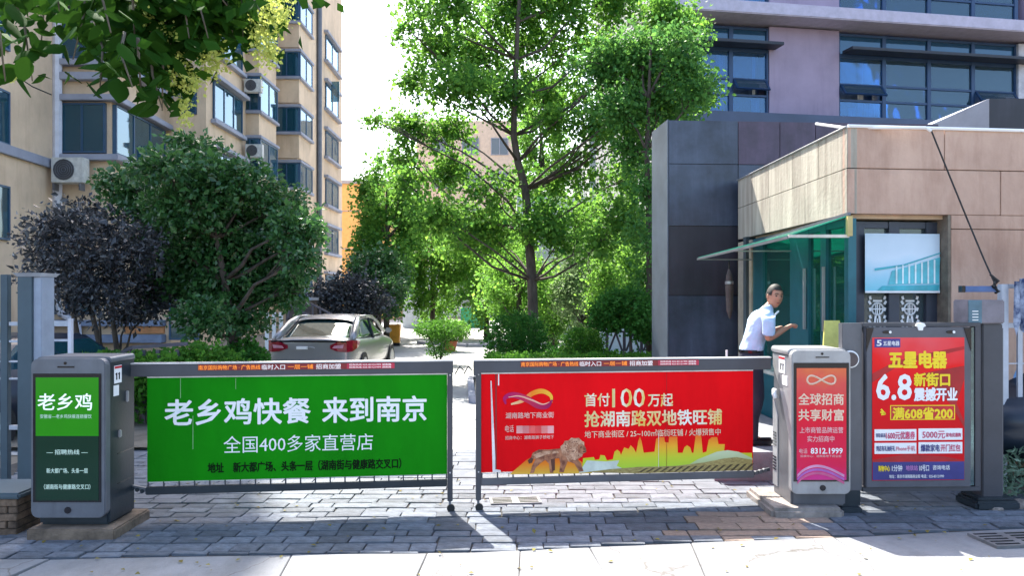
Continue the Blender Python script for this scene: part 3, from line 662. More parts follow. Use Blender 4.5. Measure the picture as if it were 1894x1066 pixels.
# fascia panels: front
uz_ = FB1.u(1747)
for a, b2 in ((.0, uz_), (uz_, uz_ + 1.9), (uz_ + 1.9, FR)):
    MB().box(a + .004, b2 - .004, .0, .1, zfm + .004, zf1).build('fascia_panel', M_fas, bo, bevel=.004)
for a, b2 in ((.0, uz_ + .62), (uz_ + .62, FR)):
    MB().box(a + .004, b2 - .004, .0, .1, zf0, zfm - .004).build('fascia_panel', M_fas, bo, bevel=.004)
# fascia panels: side
ts = [0, .75, 1.55, 2.45, sl_]
for a, b2 in zip(ts, ts[1:]):
    sidepiece('fascia_panel', M_fas2, a + .004 + (.004 if a else 0), b2 - .004, zfm + .004, zf1, 0.002, -.1); 
for a, b2 in ((0, 1.15), (1.15, 2.4), (2.4, sl_)): sidepiece('fascia_panel', M_fas2, a + .008, b2 - .004, zf0, zfm - .004, .002, -.1)
core = [(.05, .05), (FR - .02, .05), (FR - .02, 3.6), tuple(sd * (sl_ - .02) + nrm * -.05)]
MB().slab(core, zf0 + .01, zf1 - .03).build('core', M_seam, bo)
MB().slab([(0.1, .1), (FR, .1), (FR, 3.6), tuple(sd * sl_ + nrm * -.1)], zf0 - .04, zf0 + .005).build('ceiling', M_beige, bo)
MB().tube([(.0, -.01, zf1 + .01), (FR, -.01, zf1 + .0)], .018, 6).build('roof_trim', M_white, bo)
MB().tube([tuple((*(nrm * .01), zf1 + .005)), (*(sd * sl_ + nrm * .01), zf1 + .005)], .012, 6).build('roof_trim', M_silver, bo)
# walls under the fascia
uq = [FB1.u(1582), FB1.u(1742, .26), FB1.u(1760)]
zj = FB1.uz(1780, 424)[1]
MB().box(uq[2] + .0, FR, .003, .3, zj + .004, zf0 - .004).build('wall_panel', M_fas, bo, bevel=.003); MB().box(uq[2], FR, .003, .3, 0, zj - .004).build('wall_panel', M_fas, bo, bevel=.003)
MB().box(uq[2] - .03, uq[2] - .001, .01, .32, 0, zf0 - .001).build('reveal', mat('reveal', (.20, .17, .13), .9, var=.2), bo)
MB().box(.05, uq[2], .03, .3, 0, .85).build('wall_panel', M_fas, bo)
MB().box(-.02, FR, .3, 3.4, 0, .12).build('floor', M_conc, bo)
MB().box(FR - .1, FR, .3, 3.4, .12, zf0).build('wall_panel', M_beige, bo)
MB().box(.3, FR - .1, 3.3, 3.4, .12, zf0).build('wall_panel', M_in, bo)
M_bfr = mat('booth_frame', (.018, .12, .155), .4, .2, var=.06)
M_bfr2 = mat('booth_frame_front', (.045, .055, .08), .4, .2, var=.06)
M_gl_b = glassmat('booth_glass', (.08, .60, .52), .6, .02, .5, (.35, .85, .80))
M_gl_f = glassmat('booth_front_glass', (.35, .5, .55), .5, .02, .35)
# front window
def fw(name, m, a, b2, z0, z1, v0=.2, v1=.27, parent=None, bevel=0): return MB().box(a, b2, v0, v1, z0, z1).build(name, m, parent or bo, bevel)
ux = [FB1.u(x_, .2) for x_ in (1578, 1590, 1598, 1643, 1655, 1663, 1712, 1722, 1742)]
wf = MB()
zt_, zb_ = zf0 - .06, .86
wf.box(ux[0], ux[2], .19, .28, zb_, zt_).box(ux[3], ux[5], .19, .28, zb_, zt_).box(ux[6], ux[8] + .02, .19, .28, zb_, zt_)
wf.box(ux[2], ux[3], .2, .27, zt_ - .07, zt_).box(ux[5], ux[6], .2, .27, zt_ - .07, zt_).box(ux[2], ux[3], .2, .27, zb_, zb_ + .08).box(ux[5], ux[6], .2, .27, zb_, zb_ + .08)
wfo = wf.build('front_window', M_bfr2, bo, bevel=.004)
fw('pane', M_gl_f, ux[2], ux[3], zb_ + .08, zt_ - .07, .235, .245, wfo); fw('pane', M_gl_f, ux[5], ux[6], zb_ + .08, zt_ - .07, .235, .245, wfo)
# side windows seen at a grazing angle
def tside(px):                        # distance along the side wall for a picture column
    k = (px - CX) / FPX; A = F1; d = (B1 - F1)
    t = (k * A.y - A.x) / (d.x - k * d.y); return t * d.length
tv = [tside(x_) for x_ in (1578, 1560, 1524, 1514, 1492, 1458, 1408, 1390, 1364)]
zsl = .95
sidepiece('pillar', mat('pale_pillar', (.38, .34, .26), .8, var=.12), tv[7], sl_, 0, zf0 - .05, 0, -.3)
sidepiece('wall_panel', M_bfr, .05, tv[7] - .001, 0, zsl, -.03, -.16)
sw = MB()
def sp(t0, t1, z0, z1, o0=-.02, o1=-.1):
    a, b2 = sd * t0, sd * t1; sw.slab([tuple(p) for p in (a + nrm * o1, b2 + nrm * o1, b2 + nrm * o0, a + nrm * o0)], z0, z1)
for a, b2 in ((.02, .12), (tv[2], tv[3]), (tv[4], tv[5]), (tv[6], tv[7] - .002)): sp(a, b2, zsl + .002, zf0 - .045)
for a, b2 in ((.12, tv[2]), (tv[3], tv[4]), (tv[5], tv[6])):
    sp(a, b2, zf0 - .12, zf0 - .046, -.025, -.09); sp(a, b2, zsl + .003, zsl + .09, -.025, -.09)
swo = sw.build('side_window', M_bfr, bo)
for a, b2 in ((.12, tv[2]), (tv[3], tv[4]), (tv[5], tv[6])): sidepiece('pane', M_gl_b, a, b2, zsl + .09, zf0 - .12, -.05, -.06, swo)
for t_ in (tv[2] - .02, tv[4] + .04): sidepiece('handle_bar', M_silver, t_, t_ + .03, 1.5, 2.2, .02, -.005, swo)
# interior: desk, green chair back, poster
MB().box(.35, 2.2, 1.0, 1.6, .8, .86).build('desk', M_bfr, bo)
MB().box(.5, 3.6, 3.22, 3.29, .2, 2.6).build('inner_panel', mat('inner_green', (.05, .30, .06), .7, var=.4, scale=1.2), bo)
# counter and shelf
sidepiece('counter', mat('counter', (.33, .36, .34), .5), .1, 2.3, .93, .975, .28, -.02, bevel=.006)
# glass canopy along the side
cp = [Vector((3.385, 8.14, WZ(401, 8.2))), Vector((WX(1458, 8.15), 8.15, WZ(437, 8.15))), Vector((WX(1290, 11.4), 11.4, WZ(478, 11.4))), Vector((3.355, 11.45, WZ(455, 11.4)))]
ca = thing('glass_canopy', 'sloping green glass canopy fixed along the side of the gate booth', 'canopy', cp[0])
q = [p - cp[0] for p in cp]; dz = Vector((0, 0, .012))
def pt(s_, t_): return q[0].lerp(q[3], t_).lerp(q[1].lerp(q[2], t_), s_)
M_cg = leafmat('canopy_sheet', (.05, .26, .22), (.08, .36, .30), .6, .15)
for a, b2 in ((0, .5), (.5, 1)):
    c4 = [pt(0.02, a + .004), pt(1, a + .004), pt(1, b2 - .004), pt(0.02, b2 - .004)]; MB().hexa(c4 + [p + dz for p in c4]).build('pane', M_cg, ca)
MB().bar(q[1], q[1] + Vector((q[0].x - q[1].x + .0, 0, .0)), .03, .03).build('front_rail', mat('cream_rail', (.62, .58, .50), .5), ca)
MB().bar(q[0] + Vector((0, 0, 0)), Vector((q[0].x, 0, q[1].z)), .05, .05).build('bracket', mat('yellow_bracket', (.5, .40, .16), .5), ca)
MB().bar(q[1] - dz, q[2] - dz, .02, .03).build('edge_rail', M_silver_d, ca)
MB().bar(q[0] + dz * 2, q[3] + dz * 2, .03, .03).build('wall_rail', M_silver_d, ca)
for t_ in (.5, .97): MB().bar(pt(0, t_) - dz * 2 - Vector((0, 0, (pt(0, t_) - pt(1, t_)).z)), pt(1, t_) - dz * 2, .016, .016).build('support_rail', M_silver, ca)
# hanging film sheet with a printed picture, on the front window
def ff(px, py, v): u, z = FB1.uz(px, py, v); return u, z
fsv = .13
a0, z0_ = ff(1600, 540, fsv); a1, z1_ = ff(1738, 433, fsv)
def onbooth(u, v, z): return Vector((F1.x + u * math.cos(fa) - v * math.sin(fa), F1.y + u * math.sin(fa) + v * math.cos(fa), z))
fl = thing('film_banner', 'pale blue film banner printed with a turquoise railing, hung across the booth window', 'banner', onbooth(a0, fsv, z0_), fa)
wdt, hh = a1 - a0, z1_ - z0_
m = MB(); n_ = 14
for k in range(n_ + 1):
    uu = wdt * k / n_; vv = -.004 * math.sin(math.pi * k / n_)
    m.v += [(uu, vv, 0 + .01 * math.sin(6 * k / n_)), (uu, vv, hh)]
for k in range(n_): m.f.append([2 * k, 2 * k + 2, 2 * k + 3, 2 * k + 1])
m.f += [list(reversed(f)) for f in []]
sh = m.build('sheet', gradmat('film_print', [(0, (.25, .62, .74)), (.25, (.38, .66, .80)), (.6, (.62, .74, .84)), (1, (.50, .62, .72))], 2, .15, (3, .5)), fl, fix=False)
tq = mat('turquoise_print', (.05, .42, .50), .4); pw = mat('pale_print', (.72, .86, .88), .4)
def onfilm(poly, name, mm, dv=.004):
    i = MB(); n2 = len(poly); i.v = [(u_ * wdt, -.006 - dv, z_ * hh) for u_, z_ in poly]; i.f = [list(range(n2))]; return i.build(name, mm, fl, fix=False)
onfilm([(.12, .36), (.5, .44), (1, .66), (1, .68), (.5, .47), (.12, .40)], 'printed_band', tq); onfilm([(.15, .02), (.97, .02), (.99, .12), (.22, .10)], 'printed_band', tq)
onfilm([(.3, .12), (.5, .13), (.98, .15), (1, .6), (.6, .44), (.35, .36)], 'printed_band', mat('mid_print', (.10, .50, .58), .4), .003)
for k in range(7): u_ = .40 + k * .085; onfilm([(u_, .14), (u_ + .022, .14), (u_ + .022, .42 + .22 * (u_ - .3)), (u_, .42 + .22 * (u_ - .3))], 'printed_post', pw, .006)
MB().box(0, wdt, -.006, .002, -.012, .01).build('weight_bar', M_white, fl)
# paper cuts stuck below
for px, lab in ((1622, 'white paper cut ornament behind the left pane of the booth window'), (1682, 'white paper cut ornament behind the right pane of the booth window')):
    u, z = ff(px, 572, .235); t = thing('paper_cut', lab, 'ornament', onbooth(u, .225, z), fa, 'paper cuts on the booth window')
    m = MB(); r0_ = .062
    m.tube([(r0_ * math.cos(a), 0, r0_ * math.sin(a)) for a in [i * math.pi / 9 for i in range(19)]], .009, 4)
    m.bar((-r0_, 0, 0), (r0_, 0, 0), .012, .002).bar((0, .003, -r0_), (0, .003, r0_), .012, .002)
    for sx_ in (-1, 1):
        m.bar((sx_ * .022, -.003, -.045), (sx_ * .022, -.003, .045), .009, .002)
        for zz in (-.20, -.15, -.1, -.02, .05, .1): m.bar((sx_ * .075, 0, zz), (sx_ * (.098 if zz in (-.15, .05) else .085), 0, zz + .035), .026, .002)
    m.bar((-.035, 0, -.19), (-.02, 0, -.07), .022, .002).bar((.035, 0, -.19), (.02, 0, -.07), .022, .002).bar((-.07, 0, -.215), (.07, 0, -.215), .035, .002).bar((0, 0, -.18), (0, 0, -.1), .012, .002).bar((-.05, 0, .085), (.05, 0, .085), .018, .002)
    m.build('cut_paper', M_white, t, fix=False)
# roof boxes behind the booth top
rb = thing('roof_box', 'dark roof housing with a pale sloping side above the booth roof', 'roof housing', W(1830, 250, 14))
ww_ = 14 / FPX
MB().box(0, 2.2, 0, 2, -.6, 68 * ww_).build('housing', M_pan3, rb); MB().hexa([(-55 * ww_, 1.4, -.6), (-.003, 0, -.6), (-.003, 2, -.6), (-55 * ww_, 2, -.6), (-55 * ww_, 1.4, 40 * ww_), (-.003, 0, 68 * ww_), (-.003, 2, 68 * ww_), (-55 * ww_, 2, 40 * ww_)]).build('side_plate', M_ledge, rb)
# white conduit on roof edge, slanting cable
pts = [W(1510, 229, 9.2), W(1560, 236, 8.3), W(1680, 236, 8.12), W(1712, 236, 8.1), W(1722, 242, 8.1)]
tag(MB().tube(pts, .016, 6).build('roof_conduit', M_white), 'white plastic conduit lying along the edge of the booth roof', 'conduit')
tag(MB().tube([W(1722, 240, 8.1), W(1755, 322, 8.0), W(1790, 408, 7.9), W(1820, 480, 7.75), W(1838, 520, 7.6)], .008, 6).build('slanting_cable', M_rubber), 'black cable running down from the booth roof to the fence post', 'cable')
m = MB()
for k in range(5): m.tube([W(1836 + rng.uniform(-6, 8), 508 + 6 * k, 7.55), W(1842 + rng.uniform(-8, 8), 520 + 5 * k, 7.5), W(1838 + rng.uniform(-8, 8), 530 + 3 * k, 7.55)], .012, 5)
tag(m.build('cable_knot', M_rubber), 'tangled knot of black cable tied at the end of the blue arm', 'cable')
# booth step that the guard stands on
MB().slab([(2.05, 8.2), (3.36, 8.25), (3.34, 12.0), (2.2, 12.0)], 0, .3).build('booth_step', mat('step_stone', (.2, .21, .24), .8, var=.12, bump=.3), None, kind='structure', bevel=.01)

# ================================================================== GATE KIOSKS (phone shaped)
def sticker(parent, y, z, w_, h_, faceX, out, col=True):
    """white sheet on a side face (plane x = faceX, outward sign out)"""
    s = MB().box(faceX, faceX + out * .003, y, y + w_, z, z + h_).build('sticker', M_white, parent)
    if col:
        MB().box(faceX + out * .003, faceX + out * .005, y + .003, y + w_ - .003, z + h_ * .84, z + h_ * .97).build('red_header', mat('red_print', (.5, .02, .03), .5), s)
        g = MB()
        for c in (.3, .66): g.box(faceX + out * .003, faceX + out * .005, y + w_ * (c - .07), y + w_ * (c + .07), z + h_ * .2, z + h_ * .6).box(faceX + out * .003, faceX + out * .005, y + w_ * (c - .16), y + w_ * (c + .02), z + h_ * .5, z + h_ * .56)
        g.build('figure_print', M_black, s, fix=False)
    return s
def rrect(x0, x1, z0, z1, r, n=6):
    p = []
    for cx, cz, a0 in ((x1 - r, z1 - r, 0), (x0 + r, z1 - r, 90), (x0 + r, z0 + r, 180), (x1 - r, z0 + r, 270)):
        for k in range(n + 1): a = R(a0 + 90 * k / n); p.append((cx + r * math.cos(a), cz + r * math.sin(a)))
    return p[::-1]
# ---- left kiosk
kl = thing('phone_kiosk', 'dark phone shaped gate kiosk showing a green restaurant screen, left end of the gate', 'gate kiosk', (-3.74, 6.3, 0), R(0))
KW, KD, KT = .58, .5, 1.40
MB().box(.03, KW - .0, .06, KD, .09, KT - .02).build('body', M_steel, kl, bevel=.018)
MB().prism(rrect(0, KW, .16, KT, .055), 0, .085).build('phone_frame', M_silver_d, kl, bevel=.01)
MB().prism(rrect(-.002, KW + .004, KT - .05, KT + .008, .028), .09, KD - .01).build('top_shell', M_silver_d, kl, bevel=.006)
bz = MB().box(.022, KW - .03, -.006, -.0005, .285, 1.285).build('screen_bezel', M_black, kl)
MB().box(.045, KW - .048, -.009, -.0065, .80, 1.255).build('screen_upper', mat('screen_green', (.015, .16, .002), .15, var=.03, emit=((.015, .4, .003), .07)), bz)
MB().box(.045, KW - .048, -.009, -.0065, .30, .7995).build('screen_lower', mat('screen_dark', (.002, .025, .014), .15, var=.03, emit=((.002, .05, .02), .04)), bz)
Wt = mat('screen_white', (.8, .82, .8), .4, var=.02, emit=((.7, .8, .75), .12)); Wg = mat('screen_pale', (.5, .62, .55), .4, var=.02, emit=((.5, .7, .6), .08))
text('lettering', '老乡鸡', .062, -.011, 1.012, .14, Wt, bz, bold=.012, width=.42)
text('lettering', '安徽省—老乡鸡快餐连锁餐饮', .08, -.011, .94, .035, Wg, bz, width=.40)
for s_, z_, w_ in (('— 招聘热线 —', .66, .32), ('新大都广场、头条一层', .515, .32), ('（湖南街与健康路交叉口）', .39, .36)): text('lettering', s_, .29 - w_ / 2, -.011, z_, .042, Wg, bz, bold=.01, width=w_)
MB().disc((.29, .222), .026, -.006, .001).build('home_button', M_black, kl)
MB().disc((.27, 1.365), .012, -.004, .001).build('camera_dot', M_black, kl); MB().box(.21, .34, -.004, .001, 1.33, 1.342).build('speaker_slot', M_black, kl)
sticker(kl, .14, 1.19, .12, .14, KW, 1); sticker(kl, .13, 1.09, .085, .085, KW, 1, False)
MB().box(KW, KW + .02, .20, .235, .75, .81).build('lock', M_silver, kl, bevel=.006); MB().box(KW, KW + .02, .33, .355, 1.02, 1.11).build('hinge', M_silver, kl, bevel=.005)
for z_ in (.38, .62): MB().box(KW, KW + .002, .19, KD - .03, z_, z_ + .006).build('seam', M_black, kl)
M_brick = mat('brown_brick', (.16, .105, .07), .9, var=.3, scale=6, bump=.6, bscale=40, rnd=.25)
pl_ = thing('kiosk_plinth', 'brown weathered plinth under the left phone shaped kiosk', 'plinth', (-3.74, 6.24, 0))
MB().box(.0, .68, .0, .62, -.03, .088).build('slab', mat('brown_stone', (.17, .125, .09), .9, var=.25, scale=5, bump=.6, bscale=30), pl_, bevel=.012)
# ---- right kiosk
kr = thing('phone_kiosk', 'silver phone shaped gate kiosk with a pink red screen, beside the large framed poster', 'gate kiosk', (2.39, 6.93, 0), R(0))
KW, KD, KT = .505, .55, 1.42
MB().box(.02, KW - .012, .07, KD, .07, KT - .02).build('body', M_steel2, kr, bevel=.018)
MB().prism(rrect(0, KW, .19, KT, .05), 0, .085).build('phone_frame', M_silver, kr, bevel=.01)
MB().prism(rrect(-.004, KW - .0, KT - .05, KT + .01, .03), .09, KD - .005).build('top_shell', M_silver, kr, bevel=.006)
# pale side shell with a slanting cut
X_ = .02
def sidepoly(poly, name, m, out=.008):
    mb = MB(); i = 0; n2 = len(poly); mb.v = [(X_ - out, y_, z_) for y_, z_ in poly] + [(X_ + .001, y_, z_) for y_, z_ in poly]
    mb.f = [list(range(n2)), list(range(2 * n2 - 1, n2 - 1, -1))] + [[k, n2 + k, n2 + (k + 1) % n2, (k + 1) % n2] for k in range(n2)]; return mb.build(name, m, kr)
sidepoly([(.1, KT - .06), (.1, .66), (.36, .98 + .1), (KD - .01, 1.25), (KD - .01, KT - .06)], 'side_shell', M_silver)
sidepoly([(KD - .14, .16), (KD - .14, .8), (KD - .01, .98), (KD - .01, .16)], 'rear_shell', M_silver)
for zz in (.30, .52):
    for k in range(5): MB().box(X_ - .014, X_ - .0085, KD - .11, KD - .03, zz + k * .028, zz + k * .028 + .012).build('vent_slot', M_black, kr)
sticker(kr, .20, 1.20, .16, .15, X_ - .0085, -1); sticker(kr, .14, 1.10, .13, .085, X_ - .0085, -1, False)
MB().tube([(X_ - .03, .42, 1.04), (X_ - .04, .40, 1.0), (X_ - .03, .38, .96)], .022, 8).build('handle', M_white, kr, smooth=True)
bz = MB().box(.016, KW - .018, -.006, -.0005, .30, 1.315).build('screen_bezel', M_black, kr)
sgl = gradmat('pink_screen', [(0, (.60, .04, .22)), (.12, (.66, .02, .08)), (.55, (.70, .02, .04)), (.85, (.66, .09, .08)), (1, (.68, .16, .07))], 2, .12, (5, .35))
MB().box(.04, KW - .042, -.009, -.0065, .315, 1.27).build('screen_print', sgl, bz)
Sr = mat('peach_print', (.75, .55, .40), .4, var=.03); Sp = mat('pink_print', (.75, .45, .45), .4, var=.03)
m = MB(); m.tube([(.25 + .12 * math.sin(a), -.0105, 1.17 + .06 * math.sin(a) * math.cos(a) * 1.2) for a in [i * math.pi / 20 for i in range(41)]], .008, 4); m.build('loop_logo', Sr, bz, fix=False)
text('lettering', '全球招商', .055, -.011, .965, .105, Sr, bz, bold=.02, width=.385); text('lettering', '共享财富', .055, -.011, .83, .105, Sr, bz, bold=.02, width=.385)
text('lettering', '上市商管品牌运营', .065, -.011, .72, .055, Sp, bz, bold=.008, width=.37); text('lettering', '实力招商中', .13, -.011, .645, .055, Sp, bz, bold=.008, width=.23)
text('lettering', '电话', .06, -.011, .545, .045, Sp, bz, width=.07); text('lettering', '8312.1999', .16, -.011, .54, .068, M_white, bz, bold=.02, width=.27)
text('lettering', '招商中心：湖南路地下商业街', .07, -.011, .51, .022, Sp, bz, width=.35)
for k, (c, cc) in enumerate((((.7, .3, .5), .0), ((.45, .12, .45), .03), ((.6, .1, .25), .06))):
    m = MB(); pts = [(.045 + .4 * i / 12, .36 + .085 * math.sin(math.pi * (i / 12) ** .8) - cc) for i in range(13)]; 
    poly = pts + [(x_, z_ - .022) for x_, z_ in reversed(pts)]; m.prism(poly, -.0115, -.0095 - .0002 * k).build('print_swoosh', mat('swoosh%d' % k, c, .4), bz)
MB().disc((.265, .245), .025, -.006, .001).build('home_button', M_black, kr); MB().disc((.26, 1.392), .011, -.004, .001).build('camera_dot', M_black, kr); MB().box(.205, .32, -.004, .001, 1.358, 1.368).build('speaker_slot', M_black, kr)
cm = MB(); cm.tube([(KW + .045 + .068 * math.cos(a), .12, 1.335 + .068 * math.sin(a)) for a in [i * math.pi / 12 for i in range(25)]], .010, 6); cm.build('dome_ring', M_white, kr, smooth=True)
MB().disc((KW + .045, 1.335), .062, .10, .17).build('dome', mat('dome_dark', (.08, .06, .065), .3), kr)
pr = thing('kiosk_plinth', 'rounded grey concrete plinth under the silver kiosk', 'plinth', (2.2, 6.86, 0))
MB().box(0, .62, 0, .78, -.03, .085).build('slab', mat('plinth_conc', (.24, .21, .19), .9, var=.2, scale=5, bump=.6, bscale=30), pr, bevel=.03)

# ================================================================== ADVERTISING BARRIERS
ga = math.atan2(.67, 5.54); FGt = Frame(-3.18, 6.75, ga)
M_rail = mat('rail_grey', (.062, .064, .078), .42, .2, var=.08, scale=2)
M_edge = mat('bright_edge', (.6, .6, .62), .35, .5)
def slot_strip(parent, u0, u1, z0, z1, n):
    sm = MB().box(-.006, .006, -.008, .008, z0, z1).mesh('spacer', M_rail)
    for k in range(n + 1): link('spacer', sm, parent, loc=(u0 + .006 + (u1 - u0 - .012) * k / n, 0, 0))
def barrier(label, pxs, right):
    u0, u1 = FGt.u(pxs[0]), FGt.u(pxs[1]); L = u1 - u0
    t = thing('advertising_barrier', label, 'barrier', (FGt.x + u0 * FGt.c, FGt.y + u0 * FGt.s, 0), ga, 'advertising barriers')
    def U(px): return FGt.u(px) - u0
    MB().box(0, L, -.03, .03, 1.215, 1.318).build('top_rail', M_rail, t, bevel=.005)
    MB().box(0, L, -.034, .034, 1.3185, 1.33).build('rail_trim', M_edge, t)
    MB().box(U(pxs[2]), U(pxs[3]), -.012, .012, 1.203, 1.2145).build('banner_clamp', M_edge, t)
    return t, U, L
def post(t, u, face=1):
    po = MB().box(u, u + .045, -.028, .028, .10, 1.29).build('end_post', M_rail, t, bevel=.004)
    MB().tube([(u + .022, 0, .02), (u + .022, 0, .11)], .012, 6).build('caster_stem', M_silver_d, t)
    m = MB(); n = 12; cx, cz, r = u + .03, .035, .035
    m.prism([(cx + r * math.cos(2 * math.pi * k / n), cz + r * math.sin(2 * math.pi * k / n)) for k in range(n)], -.014, .014).build('caster_wheel', M_rubber, t)
    for z_ in (.35, 1.2): MB().disc((u + .022, z_), .007, -.032, -.0285, 8).build('bolt', M_edge, po)
Mg = mat('green_banner', (.006, .225, .003), .7, spec=.10, var=.09, scale=.9, stretch=(1.5, 1, .4), bump=.6, bscale=3.2); Mr = mat('red_banner', (.80, .004, .008), .7, spec=.08, var=.07, scale=.9, stretch=(1.5, 1, .4), bump=.6, bscale=3.2)
M_or = mat('led_orange', (.85, .25, .02), .5, emit=((.9, .25, .02), .15)); M_lw = mat('led_white', (.75, .7, .7), .5, emit=((.8, .75, .75), .1)); M_ls = mat('led_strip', (.22, .01, .015), .4, var=.05); M_lr = mat('led_red', (.5, .02, .06), .4, var=.05)
def ledstrip(t, U, a, b2, c):
    s = MB().box(U(a), U(c), -.034, -.0305, 1.262, 1.312).build('message_strip', M_ls, t)
    MB().box(U(b2), U(c), -.036, -.0345, 1.264, 1.31).build('red_strip', M_lr, s)
    L = U(b2) - U(a); x = U(a)
    text('lettering', '南京国际购物广场 · 广告热线', x + .005, -.0365, 1.27, .042, M_or, s, bold=.012, width=L * .41)
    text('lettering', '临时入口', x + L * .425, -.0365, 1.268, .046, M_lw, s, bold=.012, width=L * .155)
    text('lettering', '一层一铺', x + L * .60, -.0365, 1.27, .042, M_or, s, bold=.012, width=L * .17)
    text('lettering', '招商加盟', x + L * .79, -.0365, 1.268, .046, M_lw, s, bold=.012, width=L * .17)
    for z_ in (1.292, 1.27): text('lettering', '招商热线 025-83121999 湖南路', U(b2) + .02, -.038, z_, .017, M_lw, s, bold=.01, width=(U(c) - U(b2)) * .88)
# left
t, U, L = barrier('left barrier with a bright green restaurant banner between kiosk and centre post', (238, 838, 273, 829), False)
post(t, U(827.5))
gz0, gz1 = .335, 1.202
bn = MB().box(U(273), U(827), -.008, .008, gz0, gz1).build('banner', Mg, t)
text('lettering', '老乡鸡快餐', U(306), -.0105, .822, .232, M_white, bn, bold=.022, width=U(574) - U(306)); text('lettering', '来到南京', U(597), -.0105, .822, .232, M_white, bn, bold=.022, width=U(788) - U(597))
text('lettering', '全国400多家直营店', U(414), -.0105, .572, .155, M_white, bn, bold=.0, width=U(690) - U(414))
Mdk = mat('dark_print', (.002, .012, .002), .6, spec=.1)
text('lettering', '地址    新大都广场、头条一层（湖南街与健康路交叉口）', U(385), -.0105, .405, .09, Mdk, bn, bold=.028, width=U(742) - U(385))
for px, za, zb2 in ((334, 1.03, 1.2), (357, .60, .88), (436, 1.1, 1.19)): MB().box(U(px), U(px) + .004, -.0105, -.0085, za, zb2).build('crease', mat('crease', (.25, .5, .22), .4), bn)
slot_strip(t, U(273), U(827), .293, .334, 20)
MB().box(U(270), U(827), -.02, .02, .228, .2925).build('bottom_rail', M_steel, t, bevel=.006)
MB().box(U(273), U(827), -.006, .006, .324, .3345).build('banner_hem', M_edge, t)
m = MB(); m.bar((U(271), 0, .27), (.0, 0, .305), .03, .02); m.build('link_arm', M_silver_d, t)
for k in range(3): MB().disc((U(246 + 9 * k), .285 - .012 * k), .018, -.018, .018, 10).build('link_joint', M_steel, t)
ledstrip(t, U, 368, 642, 730)
# right
t, U, L = barrier('right barrier with a red banner of a bronze lion and skyline by the silver kiosk', (876, 1424, 888, 1392), True)
post(t, U(880)); MB().box(U(876), U(888), -.032, .032, 1.19, 1.3175).build('rail_cap', M_rail, t, bevel=.004)
bn = MB().box(U(890), U(1392), -.008, .008, gz0 + .005, gz1).build('banner', Mr, t)
m = MB(); m.prism([(U(907), gz1 - .06), (U(909), gz1 - .06), (U(917), gz0 + .03), (U(926), gz0 + .02), (U(926), gz0 + .006), (U(911), gz0 + .006)], -.011, -.0085).build('torn_slit', mat('torn_lining', (.78, .72, .70), .6), bn)
MB().box(U(916), U(918.5), -.012, -.0085, gz0 + .03, gz1).build('crease', mat('dark_crease', (.28, .0, .004), .5), bn)
MB().box(U(921), U(923), -.0105, -.0085, gz1 - .1, gz1).build('crease', M_white, bn)
# gold gradient lettering
Gd = gradmat('gold_print', [(0, (.72, .55, .2)), (.3, (.85, .80, .65)), (.5, (.80, .50, .08)), (.75, (.85, .82, .75)), (1, (.80, .55, .15))], 0, .4, (3, .6))
def gt(s_, a, b2, ybot, hpx, bold=.02, m=Gd, pitch=None):
    z = FGt.uz((a + b2) / 2, ybot)[1]; sz = hpx / .93 * (7.2 / FPX); z += 0 if s_ == '100' else .09 * sz; return text('lettering', s_, U(a), -.0108, z, sz, m, bn, bold=bold, width=U(b2) - U(a))
gt('首付', 1081, 1127, 752, 24, .018); gt('100', 1132, 1192, 753, 46, .008); gt('万起', 1198, 1244, 752, 24, .018)
gt('抢湖南路双地铁旺铺', 1081, 1334, 788, 29, .024)
gt('地下商业街区 / 25~100㎡临街旺铺 / 火爆预售中', 1081, 1332, 808, 13, .008, mat('pale_gold', (.80, .62, .42), .5))
gt('湖南路地下商业街', 935, 1024, 774, 11, .012, mat('pale_pink_print', (.8, .5, .42), .5)); gt('电话', 934, 950, 800, 13, .004, mat('pale_pink_print', (0, 0, 0)))
gt('招商中心：湖南路狮子桥地下', 934, 1024, 813, 7, .008, mat('pale_pink_print', (0, 0, 0)))
for k, c in enumerate(((.78, .32, .30), (.72, .2, .2), (.75, .10, .09), (.72, .06, .06), (.72, .2, .18), (.78, .34, .33))):
    a = 955 + k * 11.5; zz = [FGt.uz(a, y_)[1] for y_ in (802, 788)]; MB().box(U(a), U(a + 11.4), -.0105, -.0085, zz[0], zz[1]).build('blurred_block', mat('block%d' % k, c, .5), bn)
# looped ribbon logo: two crossing bands
def px2(p): u, z = FGt.uz(*p); return u - u0_, z
u0_ = FGt.u(876)
def band(pts, w0, w1, name, m, dv):
    P = [Vector(px2(p)) for p in pts]; n = len(P); l, r_ = [], []
    for i, p in enumerate(P):
        d = (P[min(i + 1, n - 1)] - P[max(i - 1, 0)]).normalized(); s_ = (w0 + (w1 - w0) * math.sin(math.pi * i / (n - 1))) * 7.2 / FPX / 2
        l.append(p + Vector((-d.y, d.x)) * s_); r_.append(p - Vector((-d.y, d.x)) * s_)
    mb = MB(); mb.v = [(p.x, -.0085 - dv, p.y) for p in l + r_]; mb.f = [[i, i + 1, n + i + 1, n + i] for i in range(n - 1)]; return mb.build(name, m, bn, fix=False)
def spl(ctrl, n=28):
    out = []; P = [Vector(c) for c in ctrl]; P = [P[0] * 2 - P[1]] + P + [P[-1] * 2 - P[-2]]
    for i in range(1, len(P) - 2):
        for k in range(n // (len(P) - 3) + 1):
            t_ = k / (n // (len(P) - 3) + 1); a, b2, c, d = P[i - 1:i + 3]
            out.append(.5 * ((2 * b2) + (c - a) * t_ + (2 * a - 5 * b2 + 4 * c - d) * t_ ** 2 + (3 * b2 - a - 3 * c + d) * t_ ** 3))
    return out + [P[-2]]
